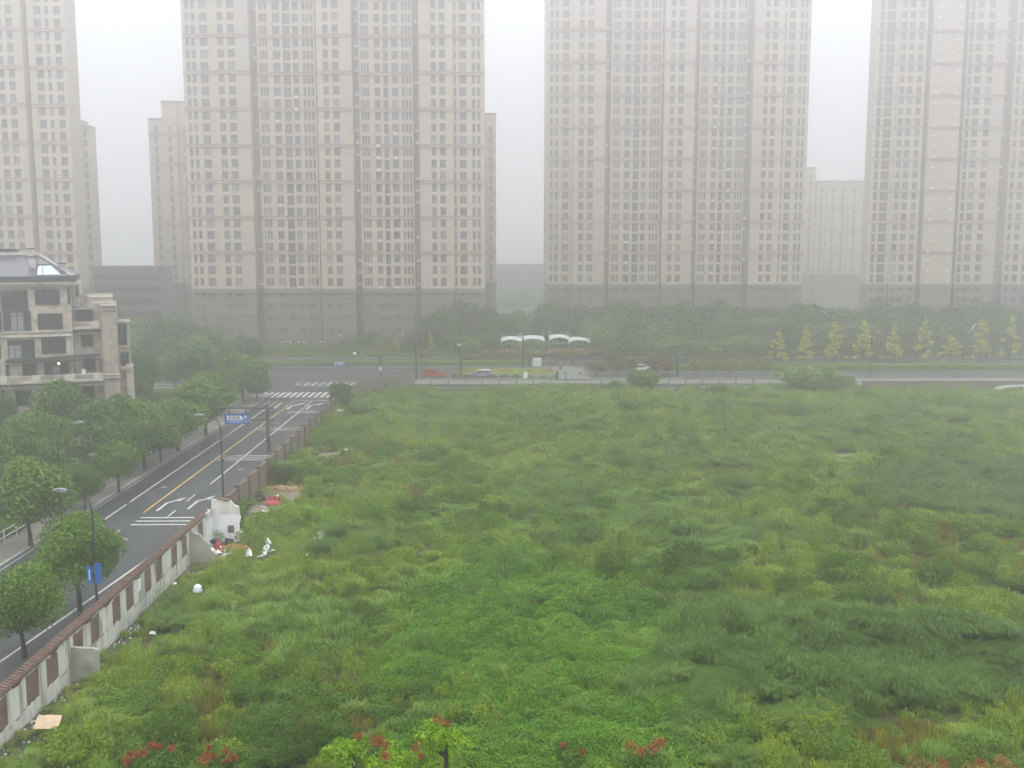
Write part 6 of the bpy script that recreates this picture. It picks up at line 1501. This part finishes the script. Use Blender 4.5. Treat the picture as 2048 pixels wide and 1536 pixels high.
# ------------------------------------------------------------------ debris
rg = random.Random(21)
def shard(label, px, py, sx, sy, sz, mat='foam', name='foam_scrap', cat='scrap', group=None, rz=None, lift=.25, tilt=.3):
    x, y = G(px, py); z = float(fz(x, y)) + lift
    n = rg.randint(5, 7); pl = [(math.cos(6.283 * k / n) * sx * rg.uniform(.3, .52), math.sin(6.283 * k / n) * sy * rg.uniform(.32, .6)) for k in range(n)]
    tp = [(a * rg.uniform(.45, .9), b * rg.uniform(.45, .9)) for a, b in pl]; m_ = len(pl)
    o = MB().add([(a, b, -sz / 2) for a, b in pl] + [(a, b, sz * rg.uniform(.2, .6)) for a, b in tp], [tuple(range(m_ - 1, -1, -1))] + [(i, (i + 1) % m_, m_ + (i + 1) % m_, m_ + i) for i in range(m_)] + [(m_, m_ + k, m_ + k + 1) for k in range(1, m_ - 1)]).build(name, mat); o.location = (x, y, z); o.rotation_euler = (rg.uniform(-tilt, tilt) + .25, rg.uniform(-tilt, tilt), rz if rz is not None else rg.uniform(0, 6.28))
    return tag(o, label, cat, group)
for a in ((422, 1096, 1.3, .8, .25, 'largest white plaster slab at the foot of the white ruin'), (436, 1101, .8, .5, .2, 'white plaster slab right of the largest one'), (450, 1106, 1.1, .4, .15, 'long white strip in front of the brick pile'),
          (466, 1103, 1.0, .45, .15, 'long white strip at the right front of the brick pile'), (442, 1114, .5, .5, .3, 'small white lump standing before the strips'), (424, 1117, .3, .3, .2, 'tiny white bit left below the white strips'), (429, 1114, .3, .3, .2, 'tiny white bit below the largest slab'),
          (498, 1110, .7, .55, .6, 'upright white foam lump right of the brick pile'), (535, 1085, .8, .6, .5, 'white foam lump behind the flat white sheet'), (534, 1098, 1.6, .6, .12, 'flat white sheet lying in the weeds right of the bricks'), (555, 1091, .8, .4, .3, 'white foam piece right of the flat sheet'),
          (547, 1106, .6, .3, .15, 'thin white scrap below the flat sheet'), (530, 1114, .5, .35, .2, 'white scrap in the grass right of the upright lump'), (642, 1073, 1.0, .7, .6, 'largest round white lump far right of the ruin'), (641, 1081, .7, .4, .2, 'small white scrap under the large round lump'), (629, 1082, .4, .3, .2, 'tiny white scrap left of the large round lump'),
          (395, 1183, 1.2, .8, .4, 'crumpled white sheet in the grass below the broken stub wall'), (349, 1172, .6, .3, .15, 'small white scrap at the foot of the white wall'), (306, 1274, .5, .35, .2, 'white scrap lying alone in the grass at the left'),
          (615, 1119, .35, .3, .2, 'small white fleck in the tall grass'), (605, 1101, .3, .25, .2, 'white fleck right of the thin scrap'), (500, 985, .7, .5, .3, 'white bag by the brown wall'), (692, 903, 1.6, .5, .15, 'pale slab on the bare ground right of the brown wall'),
          (1172, 945, .4, .3, .3, 'white scrap alone in the middle of the field'), (1068, 776, .7, .4, .3, 'left of two white scraps below the pale wall'), (1079, 776, .7, .4, .25, 'right of two white scraps below the pale wall'), (745, 803, 1.3, .5, .3, 'white sheet among bushes right of the street corner')):
    shard(a[5], *a[:5], name='white_scrap', mat=('foam', 'white', 'plaster')[(a[0] + a[1]) % 3], lift=.3 if 1078 < a[1] < 1120 and a[0] < 470 else .62)
shard('pinkish scrap pile on the bare ground below the red barrier', 528, 1020, 1.4, .7, .3, 'foam', 'light_scrap', lift=.15)
x, y = G(98, 1478); o = MB().box(-.58, .58, -.4, .4, -.02, .02).build('plywood_board', 'plywood'); o.location = (x, y, float(fz(x, y)) + .75); o.rotation_euler = (.5, .05, .1); tag(o, 'pale plywood board lying in the weeds at the lower left', 'board')
# brick pile: each brick its own piece
bm_ = MB().box(-.12, .12, -.058, .058, -.027, .027).mesh('brick', 'brick'); wm_ = MB().box(-.12, .12, -.058, .058, -.027, .027).mesh('brick', 'wood')
x, y = G(466, 1092); bp_ = thing('brick_pile', 'heap of loose orange and red bricks before the white ruin', 'brick pile', (x, y, float(fz(x, y))))
for k in range(210):
    a, r = rg.uniform(0, 6.28), math.sqrt(rg.random()); q = put('brick', bm_ if rg.random() < .75 else wm_, bp_, (math.cos(a) * r * 1.6, math.sin(a) * r * .9, .05 + (1 - r) * .45 * rg.random() + .1), 0, (1.15, 1.15, 1.2)); q.rotation_euler = (rg.uniform(-.6, .6), rg.uniform(-.6, .6), rg.uniform(0, 3.14))
MB().ball((0, 0, -.1), 1, n=12, k=6, sq=(1.55, .85, .35)).build('rubble_core', 'rubble', bp_)
x, y = G(437, 1092); z = float(fz(x, y)); o = thing('pink_bundle', 'crumpled pink and dark cloth bundle leaning in the white ruin', 'cloth bundle', (x, y, z))
MB().ball((0, 0, .4), .35, n=9, k=6, sq=(.8, .8, 1.3)).build('pink_cloth', 'redplastic', o); MB().ball((-.3, .2, .75), .33, n=8, k=5, sq=(1.4, .8, .8)).build('dark_cloth', 'dark_cloth', o)
x, y = G(458, 1086); o = thing('dark_board', 'dark square board leaning under the opening of the white ruin', 'board', (x, y, float(fz(x, y)))); MB().extr([(-.35, 0.2), (.35, .1), (.4, .75), (-.3, .85)], -.03, .03, 'y').build('board', 'pole', o)
# red water barrier
x, y = G(548, 1005); o = thing('red_barrier', 'faded red plastic road barrier tipped on the bare ground by the brown wall', 'barrier', (x, y, float(fz(x, y)) + .1), .15); o.rotation_euler = (-.35, .1, .12)
mb = MB(); mb.extr([(-.25, 0), (.25, 0), (.22, .25), (.12, .45), (.10, .85), (-.10, .85), (-.12, .45), (-.22, .25)], -.75, .75, 'x'); mb.build('body', 'redplastic', o, bevel=.03)
for s in (-.4, 0, .4): MB().box(s - .1, s + .1, -.14, .14, .855, .93).build('lug', 'redplastic', o); MB().box(s - .09, s + .09, -.135, -.125, .5, .75).build('slot', 'dark_cloth', o)
# timber
x, y = G(565, 975); o = thing('timber_pile', 'scattered heap of broken orange planks on the bare ground by the brown wall', 'timber pile', (x, y, float(fz(x, y))))
pk = MB().box(-.55, .55, -.06, .06, -.02, .02).mesh('plank', 'wood')
for k in range(90):
    q = put('plank', pk, o, (rg.gauss(.3, 1.3), rg.gauss(0, .55), .1 + .25 * rg.random()), 0, (rg.uniform(.3, 1.1), 1.2, 1.2)); q.rotation_euler = (rg.uniform(-.3, .3), rg.uniform(-.25, .25), rg.uniform(0, 3.14))
for k, (px, py, L, rz, lb) in enumerate(((530, 972, 3.0, .1, 'long pale pole lying left of the timber pile'), (520, 1021, 4.0, -.1, 'long thin board lying below the dark scrap'), (515, 1003, 2.2, .3, 'bent grey rod on the bare ground'))):
    x, y = G(px, py); q = MB().box(-L / 2, L / 2, -.06, .06, -.03, .03).build('board', 'plywood' if k else 'lampgrey'); q.location = (x, y, float(fz(x, y)) + .22); q.rotation_euler = (0, .03, rz); tag(q, lb, 'board')
x, y = G(513, 1000); o = thing('scrap_heap', 'tangled heap of dark scrap against the brown wall', 'scrap heap', (x, y, float(fz(x, y))))
for k in range(40):
    a = (rg.gauss(0, .9), rg.gauss(0, .5), .1 + .4 * rg.random()); b = (a[0] + rg.uniform(-.7, .7), a[1] + rg.uniform(-.5, .5), .1 + .6 * rg.random()); MB().tube([a, b], rg.uniform(.02, .06), 5).build('rod', ('tyre', 'dark_cloth', 'rubble', 'brick')[k % 4], o)
o = thing('dark_bag', 'round dark bag on the scrap by the brown wall', 'bag', (x + .2, y + .6, float(fz(x, y)) + .3)); MB().ball((0, 0, .2), .42, n=10, k=6, sq=(1.1, .9, .8)).build('body', 'tyre', o); MB().tube([(0, 0, .5), (.05, 0, .68)], [.07, .11], 7).build('knot', 'tyre', o)
# grey drum box in the far bushes, low bin
x, y = G(683, 838); o = thing('grey_box', 'small grey box among the weeds by the far end of the brown wall', 'box', (x, y, float(fz(x, y)))); MB().box(-.5, .5, -.4, .4, 0, 1.5).build('body', 'lampgrey', o, bevel=.03); MB().box(-.55, .55, -.45, .45, 1.5, 1.58).build('lid', 'frame_w', o)
# rubble strewn along the wall foot
n = 700; mb = MB(); rr2 = random.Random(8)
for k in range(n):
    y = rr2.uniform(46, 84); x = XW + abs(rr2.gauss(0, .55)) + .05; z = float(fz(x, y)); s = rr2.uniform(.03, .11); a = rr2.random() * 6
    c, d = math.cos(a) * s, math.sin(a) * s
    mb.add([(x - c, y - d, z), (x + d, y - c, z), (x + c, y + d, z), (x - d, y + c, z), (x, y, z + s * 1.1)], [(0, 1, 4), (1, 2, 4), (2, 3, 4), (3, 0, 4)], rr2.choice((0, 0, 1)))
o = mb.build('rubble', ['rubble', 'plaster']); o['kind'] = 'stuff'; o['label'] = 'broken stones and plaster crumbs along the foot of the white wall'

# crumbs of plaster, brick and foam strewn round the ruin
mb = MB()
for k in range(150):
    q = rr2.random(); x, y = G(rr2.gauss(465, 42), rr2.gauss(1102, 9)) if q < .75 else G(rr2.uniform(480, 600), rr2.gauss(1000, 14)); 
    if x < XW + .25: continue
    z = float(fz(x, y)) + rr2.uniform(.12, .4); s = rr2.uniform(.05, .2); a = rr2.random() * 6; c, d_ = math.cos(a) * s, math.sin(a) * s * .6
    mb.add([(x - c, y - d_, z), (x + d_, y - c, z), (x + c, y + d_, z), (x - d_, y + c, z), (x, y, z + s * .7)], [(0, 1, 4), (1, 2, 4), (2, 3, 4), (3, 0, 4)], rr2.choice((0, 0, 1, 2, 2, 3)))
o = mb.build('ruin_rubble', ['rubble', 'plaster', 'brick', 'foam']); o['kind'] = 'stuff'; o['label'] = 'small white, grey and orange rubble crumbs strewn round the white ruin'
